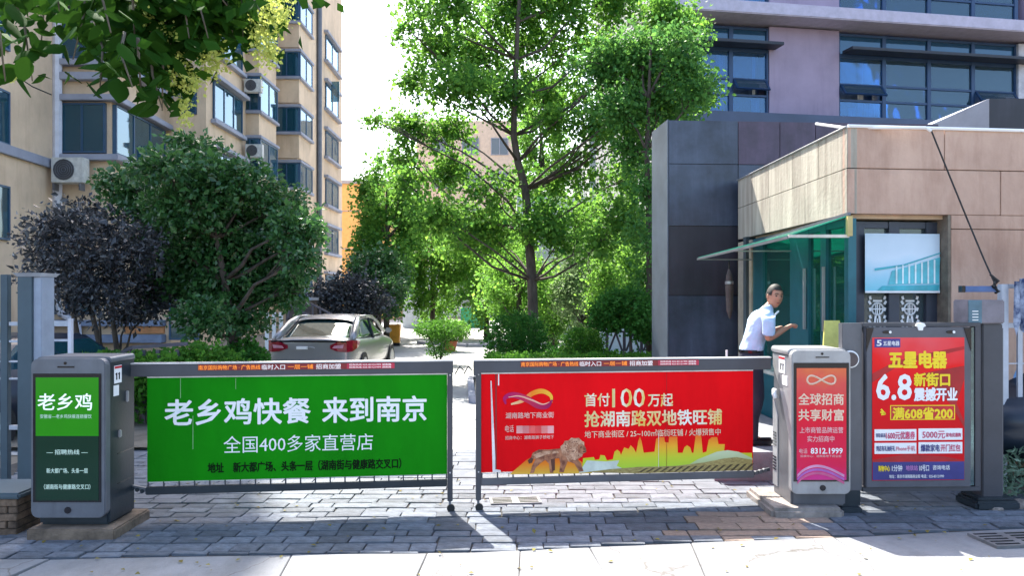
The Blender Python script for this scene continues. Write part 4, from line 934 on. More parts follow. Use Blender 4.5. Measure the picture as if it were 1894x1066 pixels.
r1 = gradmat('ribbon_gold', [(0, (.8, .55, .3)), (.5, (.85, .22, .02)), (1, (.85, .50, .05))], 0, .4)
r2 = gradmat('ribbon_purple', [(0, (.40, .01, .12)), (.5, (.55, .03, .08)), (1, (.30, .01, .10))], 0, .4)
band(spl([(945, 748), (965, 742), (985, 728), (1003, 724), (1018, 732), (1020, 745)]), 3, 9, 'ribbon_print', r1, .002)
band(spl([(935, 748), (934, 736), (950, 731), (975, 739), (995, 751), (1012, 752), (1021, 740)]), 3, 12, 'ribbon_print', r2, .003)
band(spl([(940, 735), (960, 733), (985, 741), (1003, 748), (1016, 744)]), 1, 3, 'ribbon_print', mat('ribbon_hi', (.85, .4, .3), .4), .004)
# printed hill, skyline and lion
def poly(pts, name, m, dv=.002):
    P = [px2(p) for p in pts]; mb = MB(); mb.v = [(x_, -.0085 - dv, z_) for x_, z_ in P]; mb.f = [list(range(len(P)))]; return mb.build(name, m, bn, fix=False)
glow = gradmat('glow_print', [(0, (.75, .45, .06)), (.45, (.80, .22, .02)), (1, (.66, .012, .014))], 2, .4)
poly([(942, 878), (975, 850), (1010, 833), (1050, 836), (1085, 862), (1095, 876)], 'glow_print', glow, .001)
sky_m = gradmat('skyline_print', [(0, (.35, .62, .06)), (.4, (.55, .60, .04)), (.7, (.85, .40, .03)), (1, (.85, .12, .02))], 2, .4)
skl = [(1076, 874), (1078, 848), (1098, 846), (1100, 851), (1108, 850), (1110, 842), (1118, 843), (1122, 852), (1133, 850), (1136, 836), (1141, 832), (1146, 836), (1148, 842), (1154, 828), (1162, 831), (1166, 824), (1172, 830), (1176, 838), (1180, 816), (1183, 808), (1186, 816), (1190, 838), (1210, 836), (1213, 812), (1218, 809), (1228, 809), (1229, 818), (1236, 819), (1237, 808), (1252, 808), (1253, 838), (1262, 838), (1265, 828), (1270, 824), (1276, 828), (1279, 838), (1282, 838), (1286, 806), (1296, 804), (1299, 838), (1306, 836), (1310, 814), (1316, 809), (1326, 809), (1328, 822), (1340, 822), (1338, 838), (1345, 838), (1390, 838), (1391, 869)]
poly(skl, 'skyline_print', sky_m, .0012)
poly([(1070, 875), (1085, 852), (1120, 854), (1145, 852), (1140, 862), (1160, 871)], 'mist_print', mat('mist', (.62, .66, .56), .5), .0018)
poly([(1255, 871), (1290, 850), (1325, 836), (1345, 833), (1365, 836), (1391, 848), (1391, 869)], 'hill_print', gradmat('hill', [(0, (.35, .42, .14)), (1, (.60, .66, .42))], 2, .4), .002)
fld = [(1080, 874), (1130, 868), (1180, 864), (1250, 862), (1300, 856), (1340, 848), (1362, 846), (1391, 851), (1391, 870), (1250, 874), (1180, 876)]
poly(fld, 'field_print', mat('field', (.20, .13, .035), .5, var=.3, scale=30, stretch=(1, 1, 6), col2=(.45, .36, .12)), .0026)
for k in range(16):
    a = 1180 + k * 13; poly([(a, 874 - k * .2), (a + 14, 866 - k * .55), (a + 19, 866 - k * .55), (a + 5, 874 - k * .2)], 'furrow_print', mat('furrow', (.07, .045, .015), .5), .0032)
Lb = mat('lion_bronze', (.48, .19, .09), .45, var=.25, scale=22, col2=(.15, .035, .015)); Lh = mat('lion_light', (.68, .40, .25), .45, var=.2, scale=30, col2=(.30, .11, .05)); Ld = mat('lion_dark', (.10, .025, .012), .5)
poly([(981, 848), (985, 838), (996, 832), (1015, 832), (1035, 830), (1042, 822), (1054, 813), (1066, 811), (1078, 818), (1082, 828), (1078, 836), (1074, 846), (1068, 850), (1074, 858), (1079, 872), (1071, 873), (1062, 858), (1050, 853), (1046, 862), (1042, 874), (1034, 874), (1036, 858), (1034, 848), (1022, 849), (1024, 862), (1023, 875), (1017, 875), (1015, 858), (1008, 851), (998, 858), (990, 866), (987, 875), (980, 876), (984, 862), (990, 850)], 'lion_print', Lb, .0036)
poly([(1036, 826), (1041, 822), (1044, 816), (1051, 815), (1056, 810), (1064, 811), (1070, 810), (1076, 816), (1080, 818), (1080, 826), (1083, 833), (1078, 838), (1076, 845), (1070, 845), (1064, 852), (1057, 850), (1052, 855), (1047, 846), (1040, 842)], 'mane_print', Lh, .0042)
poly([(1068, 824), (1077, 822), (1083, 829), (1084, 836), (1077, 840), (1069, 838)], 'face_print', Lb, .0056)
poly([(1072, 827), (1076, 826), (1076, 828), (1072, 829)], 'face_lines', Ld, .0062); poly([(1077, 835), (1084, 834), (1083, 836), (1077, 837)], 'face_lines', Ld, .0062)
for k in range(26):
    aa = k * 2.4; rr_ = 4 + 12 * ((k * 7) % 11) / 11; x_, y_ = 1061 + rr_ * math.cos(aa), 829 + rr_ * .95 * math.sin(aa); tx_, ty_ = 5 * math.cos(aa + .9), 5 * math.sin(aa + .9)
    poly([(x_, y_), (x_ + tx_ * .5 - ty_ * .16, y_ + ty_ * .5 + tx_ * .16), (x_ + tx_, y_ + ty_), (x_ + tx_ * .5 + ty_ * .16, y_ + ty_ * .5 - tx_ * .16)], 'mane_lines', Ld if k % 2 else Lb, .005)
poly([(986, 842), (1000, 836), (1030, 834), (1034, 838), (1010, 841), (992, 848)], 'back_highlight', Lh, .0044); poly([(976, 852), (982, 846), (986, 849), (984, 856), (978, 858)], 'tail_tuft', Ld, .0044)
poly([(1018, 850), (1026, 848), (1026, 870), (1021, 872)], 'leg_shade', Ld, .0044)
for px in (1232, 1217): MB().box(U(px), U(px) + .0025, -.0145, -.0135, gz0 + .01, gz1 - (.0 if px == 1232 else .55)).build('crease', mat('dark_crease', (0, 0, 0)) if px == 1232 else M_white, bn)
slot_strip(t, U(890), U(1392), .293, .336, 18)
MB().box(U(889), U(1394), -.02, .02, .228, .2925).build('bottom_rail', M_steel2, t, bevel=.006)
MB().box(U(890), U(1392), -.006, .006, .326, .3345).build('banner_hem', M_edge, t)
m = MB(); m.bar((U(1393), 0, .265), (U(1423), 0, .30), .028, .02); m.build('link_arm', M_steel, t)
for k in range(3): MB().disc((U(1398 + 8 * k), .27 + .01 * k), .018, -.018, .018, 10).build('link_joint', M_steel2, t)
ledstrip(t, U, 962, 1215, 1290)
# expanding lattice between the two leaves
m = MB(); zz = 1.26
for k in range(4):
    for s_ in (0, .05): m.tube([W(842 + 8 * k, 678 - 14 * (k % 2) + 14 + s_ * 10, 7.09), W(850 + 8 * k, 678 + 8 * (k % 2), 7.09)], .005, 4)
tag(m.build('scissor_link', M_steel), 'small dark scissor lattice joining the tops of the two barriers', 'lattice')

# ================================================================== FRAMED POSTER GATE (right)
sg = thing('poster_frame', 'tall dark framed poster panel with a red and yellow shop opening advert', 'sign', (WX(1560, 7.1), 7.1, 0), R(2))
def SX(px): return (px - 1560) / FPX * 7.12
def SZ(py): return WZ(py, 7.13)
mf = MB()
mf.box(SX(1556), SX(1593), -.02, .06, SZ(906), SZ(598)); mf.build('left_stile', M_steel2, sg, bevel=.004)
MB().box(SX(1593) + .001, SX(1815), -.03, .05, SZ(604), SZ(597)).box(SX(1593) + .001, SX(1815), -.03, .05, SZ(908), SZ(900)).box(SX(1804), SX(1815), -.03, .05, SZ(900) + .001, SZ(604) - .001).build('outer_frame', M_rail, sg, bevel=.003)
MB().box(SX(1597), SX(1793), -.055, .03, SZ(899), SZ(605)).build('light_box', mat('lightbox_grey', (.095, .098, .12), .4, .15, var=.07), sg, bevel=.006)
MB().box(SX(1794), SX(1803), -.02, .02, SZ(898), SZ(606)).build('glass_strip', glassmat('strip_glass', (.5, .7, .7), .5, .1, .4), sg)
for s_ in (1597, 1793): 
    d = 1 if s_ == 1597 else -1
    MB().prism([(SX(s_), SZ(606)), (SX(s_ + 14 * d), SZ(606)), (SX(s_), SZ(650))][::d], -.062, -.0555).build('corner_plate', M_black, sg)
for px in (1636, 1755): MB().disc((SX(px), SZ(614)), .042, -.062, -.0555, 14, .014).build('lock_slot', M_black, sg); MB().disc((SX(px + 5), SZ(614)), .012, -.066, -.0625, 10).build('lock_cap', M_white, sg)
ps_ = MB().box(SX(1608), SX(1780), -.06, -.0555, SZ(886), SZ(624)).build('poster', gradmat('poster_red', [(0, (.58, .008, .015)), (.55, (.68, .01, .015)), (.8, (.80, .02, .02)), (1, (.76, .10, .11))], 2, .3, (3, .5)), sg)
Nv = mat('navy_print', (.035, .035, .20), .4, var=.1); Yl = mat('yellow_print', (.86, .62, .01), .4, var=.03); Wp = mat('poster_white', (.82, .80, .80), .4, var=.02); Mg2 = mat('magenta_print', (.62, .05, .15), .4)
def sb(name, m, a, b2, y0, y1, dv=.0): return MB().box(SX(a), SX(b2), -.062 - dv, -.0605 - dv, SZ(y1), SZ(y0)).build(name, m, ps_)
def stx(s_, a, b2, yb, hpx, m, bold=.02, dv=.0): return text('lettering', s_, SX(a), -.064 - dv, SZ(yb), hpx / .86 / FPX * 7.12, m, ps_, bold=bold, width=SX(b2) - SX(a))
sb('blue_header', Nv, 1612, 1660, 626, 642); stx('5', 1616, 1625, 639, 13, Wp, .02); stx('五星电器', 1628, 1658, 638, 8, Wp, .015)
stx('五星电器', 1639, 1746, 677, 28, Yl, .045)
stx('6.8', 1616, 1680, 737, 56, Wp, .022); stx('新街口', 1686, 1752, 711, 22, Yl, .04); stx('震撼开业', 1686, 1766, 738, 22, Wp, .035)
sb('offer_box', mat('offer_red', (.55, .01, .02), .4), 1641, 1762, 748, 775)
for a, b2, c, d in ((1641, 1762, 748, 749.5), (1641, 1762, 773.5, 775), (1641, 1642.5, 749.6, 773.4), (1760.5, 1762, 749.6, 773.4)): sb('offer_rule', Yl, a, b2, c, d, .0016)
stx('满608省200', 1646, 1757, 772, 20, Yl, .04)
for k in range(3): a = R(150 + 32 * k); MB().bar((SX(1632) + .0, -.063, SZ(764)), (SX(1632) + .045 * math.cos(a), -.063, SZ(764) + .045 * math.sin(a) + .02), .014, .002).build('ray_mark', Yl, ps_)
for a, b2, c, d in ((1612, 1690, 792, 813), (1694, 1776, 791, 812), (1612, 1690, 817, 837), (1694, 1776, 816, 837)): sb('offer_card', Wp, a, b2, c, d)
stx('领取最高', 1614, 1632, 806, 7, Nv, .01, .002); stx('1600元优惠券', 1633, 1687, 809, 13, Mg2, .02, .002); stx('5000元', 1701, 1743, 808, 14, Mg2, .015, .002); stx('家电优惠购', 1745, 1773, 806, 7, Mg2, .02, .002)
stx('到店有礼抽好礼', 1615, 1650, 831, 9, Nv, .015, .002); stx('Phone手机', 1652, 1687, 831, 9, Mg2, .005, .002); stx('爆款家电', 1698, 1733, 832, 12, Nv, .02, .002); stx('开门红包', 1735, 1772, 832, 12, Mg2, .02, .002)
sb('navy_footer', Nv, 1608.5, 1779.5, 852, 885); stx('购物中心', 1619, 1640, 868, 10, Yl, .02, .002); stx('1分钟', 1644, 1663, 868, 11, Wp, .01, .002); stx('地铁站', 1670, 1692, 867, 9, mat('lilac', (.5, .2, .5), .4), .02, .002); stx('10号口', 1695, 1713, 868, 11, Wp, .01, .002)
stx('咨询电话', 1720, 1752, 866, 8, Wp, .01, .002); stx('地址：南京市湖南路商业街 电话：025-83121999', 1639, 1741, 881, 6, Wp, .008, .002)
# translucent red ribbons printed across the poster
for k, pts in enumerate((((1608, 690), (1650, 668), (1700, 655), (1780, 640), (1780, 646), (1700, 664), (1650, 680), (1608, 706)), ((1608, 848), (1670, 838), (1740, 842), (1780, 850), (1780, 852), (1608, 852)), ((1700, 690), (1780, 676), (1780, 700), (1765, 745), (1780, 780), (1780, 790), (1755, 748)))):
    MB().prism([(SX(a), SZ(b2)) for a, b2 in pts], -.0612, -.0603).build('ribbon_print', mat('deep_red_print', (.42, .004, .01), .4), ps_)
# little white trunk shaped cap
m = MB().prism([(SX(1687), SZ(603)), (SX(1690), SZ(598)), (SX(1697), SZ(596)), (SX(1704), SZ(598)), (SX(1707), SZ(603)), (SX(1702), SZ(605)), (SX(1701), SZ(611)), (SX(1693), SZ(611)), (SX(1692), SZ(605))], -.075, -.058).build('hook', M_white, sg, bevel=.003)
MB().box(SX(1548), SX(1588), -.08, .12, .0, .05).build('foot', M_steel, sg, bevel=.01); MB().box(SX(1556), SX(1590), -.019, .059, .051, SZ(906) - .001).build('leg', M_steel, sg)
# gate post with motor head
gp = thing('gate_post', 'dark square gate post with a louvred motor box on top, right of the poster', 'post', (WX(1832, 7.25), 7.25, 0), R(2))
k_ = 7.25 / FPX
MB().box(-24 * k_, 14 * k_, -.07, .1, .08, 1.64).build('column', M_rail, gp, bevel=.008); MB().box(15 * k_, 20 * k_, -.03, .08, .08, 1.60).build('column_trim', M_steel2, gp)
MB().box(-46 * k_, 36 * k_, -.16, .18, 0, .085).build('base_plate', M_steel, gp, bevel=.02); MB().box(-40 * k_, 30 * k_, -.13, .15, .086, .11).build('base_collar', M_steel, gp, bevel=.01)
MB().box(-54 * k_, 14 * k_, -.10, .14, 1.642, 1.852).build('motor_box', mat('motor_grey', (.20, .18, .21), .5, .1), gp, bevel=.01)
lv = MB().box(-54.5 * k_, -30 * k_, -.106, -.1005, 1.645, 1.85).build('louvre_plate', mat('louvre_teal', (.09, .17, .22), .5), gp)
for j in range(4): MB().box(-48 * k_, -37 * k_, -.110, -.1065, 1.67 + j * .026, 1.67 + j * .026 + .008).build('louvre', M_white, lv)
# blue boom arm
ar = thing('boom_arm', 'short blue barrier arm with a black tip sticking out above the gate post', 'barrier arm', W(1776, 535, 7.55))
MB().box(.03, .33, -.03, .03, -.028, .028).build('arm', mat('arm_blue', (.07, .13, .30), .45), ar, bevel=.005); MB().box(0, .0295, -.033, .033, -.031, .031).build('end_cap', M_black, ar)
# pale fence at the right edge
fn = thing('metal_fence', 'pale grey metal gate fence at the right edge of the view', 'fence', (WX(1849, 7.9), 7.9, 0), R(4))
M_fen = mat('fence_paint', (.48, .51, .58), .45, .2, var=.08, scale=3); k_ = 7.9 / FPX
MB().box(0, 14 * k_, -.03, .04, WZ(850, 7.9), WZ(526, 7.9)).build('post', M_fen, fn, bevel=.006)
for a, b2 in ((526, 534), (598, 607), (836, 850)): MB().box(14 * k_ + .001, 1.6, -.02, .03, WZ(b2, 7.9), WZ(a, 7.9)).build('rail', M_fen, fn, bevel=.004)
for a in (672, 768): MB().box(14 * k_ + .001, 1.6, -.008, .008, WZ(a + 2, 7.9), WZ(a, 7.9)).build('rail', M_fen, fn)
for a in (34, 78, 122, 166, 210): MB().box(a * k_, (a + 9) * k_, -.012, .012, WZ(836, 7.9) + .001, WZ(607, 7.9) - .001).build('baluster', M_fen, fn)
MB().box(0, 12 * k_, -.02, .03, 0, WZ(850, 7.9) - .001).build('foot_post', M_fen, fn)
bp_ = thing('blue_pole', 'light blue pole with a yellow bottom end leaning behind the fence', 'pole', W(1870, 800, 8.4))
MB().bar((.0, 0, .12), (.1, .05, 1.05), .04, .04).build('shaft', mat('pole_blue', (.16, .34, .62), .5), bp_); MB().bar((-.012, 0, 0), (0, 0, .118), .045, .045).build('end_band', mat('pole_yellow', (.7, .45, .02), .5), bp_)
# white cloth hung on the fence
m = MB(); 
for k in range(9):
    uu = k / 8; m.v += [tuple(W(1876 + 26 * uu, 518 + 3 * math.sin(k), 7.8) + Vector((0, .03 * math.sin(k * 2), 0))), tuple(W(1878 + 22 * uu, 600 + 22 * math.sin(k * 1.7), 7.8) + Vector((0, .04 * math.sin(k * 2 + 1), 0)))]
for k in range(8): m.f.append([2 * k, 2 * k + 2, 2 * k + 3, 2 * k + 1])
tag(m.build('hanging_cloth', mat('cloth', (.45, .5, .62), .9, var=.35, scale=12, col2=(.03, .05, .14)), smooth=True), 'white and navy cloth draped over the right end of the fence', 'cloth')

# ================================================================== LEFT GATE POST, FENCE, BRICK STEP
gl_ = thing('gate_pillar', 'tall grey steel gate pillar with a flared cap behind the left kiosk', 'pillar', (WX(32, 7.6), 7.6, 0)); k_ = 7.6 / FPX
hp = WZ(512, 7.6)
M_pil = mat('pillar_grey', (.065, .10, .125), .5, .1, var=.08, scale=2)
MB().box(0, 27 * k_, 0, .26, 0, hp).build('shaft', M_pil, gl_, bevel=.004); 
MB().box(27 * k_ + .001, 42 * k_, .02, .24, 0, hp - .001).build('flange', mat('pillar_pale', (.30, .34, .42), .5, .1, var=.06), gl_, bevel=.004)
MB().hexa([(-.002, -.002, hp), (43 * k_, -.002, hp), (43 * k_, .262, hp), (-.002, .262, hp), (-.03, -.03, hp + .035), (48 * k_, -.03, hp + .035), (48 * k_, .29, hp + .035), (-.03, .29, hp + .035)]).build('cap', M_fen, gl_)
lf = thing('steel_fence', 'grey steel fence panel with flat rails at the left edge of the view', 'fence', (WX(-60, 7.8), 7.8, 0)); k_ = 7.8 / FPX
MB().box(60 * k_, 74 * k_, 0, .06, WZ(890, 7.8), WZ(508, 7.8)).build('stile', M_pil, lf, bevel=.004)
for a, b2 in ((596, 603), (630, 634), (668, 671), (700, 703), (788, 796)): MB().box(75 * k_, 91 * k_, .01, .05, WZ(b2, 7.8), WZ(a, 7.8)).build('rail', M_fen, lf); MB().box(0, 59.5 * k_, .01, .05, WZ(b2, 7.8), WZ(a, 7.8)).build('rail', M_fen, lf)
lg = thing('low_railing', 'low grey railing with two flat rails between pillar and downpipe', 'railing', (WX(78, 10.5), 10.5, 0)); k_ = 10.5 / FPX
for a, b2 in ((594, 604), (628, 632), (664, 667)): MB().box(0, 50 * k_, 0, .04, WZ(b2, 10.5), WZ(a, 10.5)).build('rail', M_fen, lg)
MB().box(48 * k_, 54 * k_, -.01, .05, 0, WZ(590, 10.5)).build('post', M_pipe, lg); MB().box(-.1, 0, -.01, .05, 0, WZ(590, 10.5)).build('post', M_pipe, lg)
bs = thing('brick_step', 'weathered brown brick step with a grey capstone at the lower left corner', 'brick wall', (-4.55, 6.38, 0))
for r in range(5):
    x_ = -.02 - (r % 2) * .12
    while x_ < .62:
        e = min(x_ + .235, .66); s_ = max(x_, 0)
        if e - s_ > .04: MB().box(s_ + .004, e - .004, rng.uniform(-.008, .006), .45, r * .058, r * .058 + .052).build('brick', M_brick, bs, bevel=.005)
        x_ += .24
MB().box(.01, .65, .02, .44, 0, .285).build('mortar', M_joint, bs); MB().box(-.02, .69, -.03, .48, .2905, .34).build('capstone', M_pil, bs, bevel=.015)

# ================================================================== DRAINS
def drain(px, py, wd, dp, n, label):
    D = H * FPX / (py - HY); t = thing('drain_cover', label, 'drain cover', (WX(px, D), D, .0), .1, 'drain covers')
    MB().box(-wd / 2, wd / 2, -dp / 2, dp / 2, -.01, .027).build('plate', mat('drain_plate', (.16, .16, .165), .6, .3, var=.15), t, bevel=.003)
    for k in range(n):
        y_ = -dp / 2 + dp * (k + .7) / (n + .4)
        for s_ in (-1, 1): MB().box(s_ * wd * .26 - wd * .19, s_ * wd * .26 + wd * .19, y_ - .013, y_ + .013, .022, .0285).build('slot', M_black, t)
drain(953, 931, .46, .22, 4, 'slotted drain cover in sunlit paving behind the right barrier post')
drain(1872, 1003, .5, .34, 5, 'slotted drain cover in shade at the lower right edge')

# ================================================================== CAR
def car():
    M_p = mat('car_paint', (.31, .30, .30), .3, .45, var=.02, coat=.6); M_cg2 = glassmat('car_glass', (.06, .20, .22), .25, .02, .72, (.9, 1, 1))
    t = thing('silver_sedan', 'silver grey sedan parked with its rear towards the gate', 'car', (WX(571, 16.6), 16.6, 0), R(-3.5))
    def loft(name, st, m, sm=True, cap=True):
        mb = MB(); n = len(st[0][1])
        for yy, half in st:
            ring = [(x_, yy, z_) for x_, z_ in half] + [(-x_, yy, z_) for x_, z_ in reversed(half)]; mb.v += ring
        N = 2 * n
        for k in range(len(st) - 1):
            for j in range(N): a = k * N + j; b2 = k * N + (j + 1) % N; mb.f.append([a, b2, b2 + N, a + N])
        if cap: mb.f.append(list(range(N))[::-1]); mb.f.append([(len(st) - 1) * N + j for j in range(N)])
        o = mb.build(name, m, t, smooth=sm)
        md = o.modifiers.new('s', 'SUBSURF'); md.levels = md.render_levels = 2; return o
    def sec(w_, zb, zs_, zt): return [(w_ * .86, zb), (w_ * .98, zb + .12), (w_, (zb + zs_) / 2), (w_ * .985, zs_ - .06), (w_ * .93, zs_), (w_ * .7, zt), (w_ * .3, zt + .012)]
    loft('body', [(0, sec(.74, .38, .86, .93)), (.02, sec(.80, .30, .90, .985)), (.16, sec(.88, .24, .93, 1.01)), (.6, sec(.915, .22, .95, 1.0)), (1.3, sec(.925, .22, .93, .97)), (2.6, sec(.925, .22, .91, .95)), (3.5, sec(.92, .22, .88, .96)), (4.2, sec(.88, .24, .80, .86)), (4.55, sec(.80, .26, .70, .74)), (4.68, sec(.66, .32, .60, .62))], M_p)
    def cs(w_, zb, wt, zt): return [(w_, zb), (w_ * .985, zb + .08), (wt + .02, zt - .10), (wt - .06, zt - .025), (wt * .5, zt)]
    loft('cabin_glass', [(.50, cs(.74, .93, .70, .99)), (.62, cs(.78, .92, .69, 1.06)), (1.0, cs(.82, .9, .66, 1.28)), (1.38, cs(.83, .9, .65, 1.405)), (2.0, cs(.835, .9, .66, 1.435)), (2.7, cs(.83, .9, .65, 1.40)), (3.3, cs(.80, .9, .66, 1.14)), (3.62, cs(.78, .88, .7, .96))], M_cg2)
    rf = MB(); st = [(1.12, .60, 1.355), (1.36, .63, 1.415), (2.0, .645, 1.45), (2.55, .64, 1.435), (2.80, .61, 1.385)]
    for yy, w_, z_ in st: rf.v += [(-w_ - .05, yy, z_ - .09), (-w_, yy, z_ - .02), (-w_ * .5, yy, z_ + .008), (0, yy, z_ + .012), (w_ * .5, yy, z_ + .008), (w_, yy, z_ - .02), (w_ + .05, yy, z_ - .09)]
    for k in range(4):
        for j in range(6): a = k * 7 + j; rf.f.append([a, a + 1, a + 8, a + 7])
    ro = rf.build('roof', M_p, t, smooth=True, fix=False); md = ro.modifiers.new('s', 'SUBSURF'); md.levels = md.render_levels = 2
    for s_ in (1, -1):
        MB().tube([(s_ * .83, .34, .95), (s_ * .79, .62, 1.08), (s_ * .735, .98, 1.26), (s_ * .69, 1.25, 1.36), (s_ * .68, 1.5, 1.40)], [.06, .085, .085, .06, .035], 8).build('rear_pillar', M_p, t, smooth=True)
        MB().tube([(s_ * .80, 3.42, 1.0), (s_ * .73, 3.0, 1.24), (s_ * .67, 2.7, 1.37), (s_ * .68, 2.0, 1.41), (s_ * .68, 1.4, 1.40)], [.04, .035, .032, .03, .03], 8).build('front_pillar', M_p, t, smooth=True)
        MB().tube([(s_ * .845, 2.1, .9), (s_ * .72, 2.12, 1.36)], [.035, .028], 6).build('door_pillar', M_black, t)
        P_ = [(.46, -.042, .79, .86), (.60, -.03, .735, .925), (.78, .02, .715, .955), (.885, .12, .73, .955), (.935, .30, .79, .945), (.94, .50, .87, .925)]
        m = MB()
        for (x_, y_, za, zb2) in P_: m.v += [(s_ * x_, y_, za), (s_ * x_, y_, zb2), (s_ * (x_ - .06), y_ + .12, zb2), (s_ * (x_ - .06), y_ + .12, za)]
        for k in range(5):
            for j in range(4): m.f.append([4 * k + j, 4 * k + (j + 1) % 4, 4 * k + 4 + (j + 1) % 4, 4 * k + 4 + j])
        m.f += [[0, 1, 2, 3], [20, 21, 22, 23]]
        tl_ = m.build('tail_light', mat('tail_red', (.26, .006, .025), .12, var=.15, scale=20, coat=.8), t)
        m = MB(); m.prism([(s_ * .50, .80), (s_ * .72, .80), (s_ * .74, .875), (s_ * .54, .85)], -.052, -.045).build('lens', mat('clear_lens', (.62, .30, .38), .15), tl_)
        mi = MB().box(s_ * .93, s_ * 1.08, 2.95, 3.03, .98, 1.1).build('mirror', M_p, t, bevel=.03)
        for yy in (.95, 3.72):
            w0 = MB(); n = 20
            for r_, x0, x1, nm, mm in ((.33, .74, .935, 'tyre', M_rubber), (.22, .93, .945, 'rim', M_silver)):
                mb = MB(); i = 0; mb.v = [(s_ * x0, yy + r_ * math.cos(2 * math.pi * k / n), .33 + r_ * math.sin(2 * math.pi * k / n)) for k in range(n)] + [(s_ * x1, yy + r_ * math.cos(2 * math.pi * k / n), .33 + r_ * math.sin(2 * math.pi * k / n)) for k in range(n)]
                mb.f = [list(range(n)), list(range(2 * n - 1, n - 1, -1))] + [[k, n + k, n + (k + 1) % n, (k + 1) % n] for k in range(n)]
                if nm == 'tyre': wo = mb.build('wheel', mm, t)
                else: mb.build('rim', mm, wo)
    MB().box(-.78, .78, -.012, .05, .92, .955).build('boot_lip', M_black, t)
    MB().box(-.25, -.02, -.03, -.0, .775, .835).build('badge_plate', M_white, t); MB().box(-.7, .7, -.06, .1, .36, .52).build('bumper', M_p, t, bevel=.03); MB().box(-.22, .22, -.075, -.06, .42, .52).build('number_plate', mat('plate_blue', (.04, .10, .4), .4), t)
    m = MB(); m.tube([(.05 + .08 * math.cos(a), -.03, .80 + .022 * math.sin(a)) for a in [math.pi * i / 10 for i in range(11)]], .008, 5); m.build('boot_handle', M_edge, t)
car()
# dark car far left behind the fence and one at the right behind the fence
for nm, lab, loc, sc_, mm, rz_ in (('dark_car', 'dark blue car partly hidden behind the left gate pillar', (WX(30, 11.5), 11.5, -.08), 1, (.03, .045, .07), 80), ('dark_car', 'dark blue car seen between the bars of the right fence', (5.9, 9.6, 0), 1, (.02, .04, .09), 60)):
    t = thing(nm, lab, 'car', loc, R(rz_)); mm = mat('navy_paint', (.012, .02, .035), .35, 0, var=.02)
    mb = MB(); prof = [(-2.1, .3), (-2.2, .6), (-2.1, .88), (-1.5, .95), (-.9, 1.38), (.5, 1.42), (1.2, .98), (2.0, .84), (2.2, .6), (2.15, .3)]
    def ring(w_, k): return [(x_, w_ * (1 if z_ < 1.0 else .82), z_) for x_, z_ in prof]
    a_ = ring(.88, 0); b_ = [(x_, -y_, z_) for x_, y_, z_ in a_]; n = len(prof); mb.v = a_ + b_; mb.f = [list(range(n)), list(range(2 * n - 1, n - 1, -1))] + [[k, n + k, n + (k + 1) % n, (k + 1) % n] for k in range(n)]
    mb.build('body', mm, t, bevel=.06, smooth=True)
    for s_ in (1, -1):
        y_ = s_ * .80; MB().prism([(-1.35, .98), (-.85, 1.32), (.4, 1.35), (1.0, .99)], y_ - .06, y_ + .06).build('side_glass', M_gl_apt, t)
        for x_ in (-1.35, 1.35): w_ = MB().disc((x_, .32), .32, s_ * .74, s_ * .92).build('wheel', M_rubber, t); MB().disc((x_, .32), .2, s_ * .915, s_ * .93).build('rim', M_silver, w_)

# ================================================================== STREET THINGS BEYOND THE GATE
bn_ = thing('waste_bin', 'orange waste bin standing beyond the sedan under the trees', 'bin', (WX(731, 30), 30, 0)); 
MB().hexa([(-.16, -.16, .12), (.16, -.16, .12), (.16, .16, .12), (-.16, .16, .12), (-.19, -.19, .72), (.19, -.19, .72), (.19, .19, .72), (-.19, .19, .72)]).build('bucket', mat('bin_orange', (.65, .28, .02), .5), bn_); MB().box(-.21, .21, -.21, .21, .721, .79).build('lid', mat('bin_orange', (0, 0, 0)), bn_, bevel=.02); MB().box(-.19, .19, -.16, .16, 0, .119).build('base', M_black, bn_)
# handrail and stair block beside the apartment entrance
sr = thing('stair_railing', 'dark handrails sloping down from a brick stair block behind the sedan', 'railing', (WX(520, 24), 24, 0)); k_ = 24 / FPX
MB().box(5 * k_, 52 * k_, .2, 1.0, 0, WZ(556, 24)).build('stair_block', mat('stair_brown', (.10, .075, .07), .8, var=.2), sr); MB().box(3 * k_, 54 * k_, .15, 1.05, WZ(556, 24), WZ(551, 24)).build('block_cap', M_ledge, sr)
M_hr = mat('handrail', (.09, .08, .10), .5, .2)
def hz(py): return WZ(py, 24)
for dx in (0, 45):
    MB().bar((10 * k_ + dx * k_, 0, hz(562)), (85 * k_ + dx * k_, 0, hz(600)), .05, .05).build('handrail', M_hr, sr)
    MB().bar((10 * k_ + dx * k_, 0, hz(588)), (85 * k_ + dx * k_, 0, hz(626)), .04, .04).build('handrail', M_hr, sr)
    for j in range(6): x_ = (12 + 14 * j + dx) * k_; MB().box(x_, x_ + .05, -.02, .02, 0, hz(564 + 7.0 * j)).build('baluster', M_hr, sr)
# white panels behind the rail
wp = thing('white_picket_fence', 'short white picket fence behind the stair handrail', 'fence', (WX(490, 26), 26, 0)); k_ = 26 / FPX
for j in range(7): MB().box(j * 13 * k_, (j * 13 + 7) * k_, 0, .04, .1, WZ(578, 26)).build('picket', M_white, wp)
MB().box(0, 88 * k_, .041, .07, .4, .46).build('rail', M_white, wp)
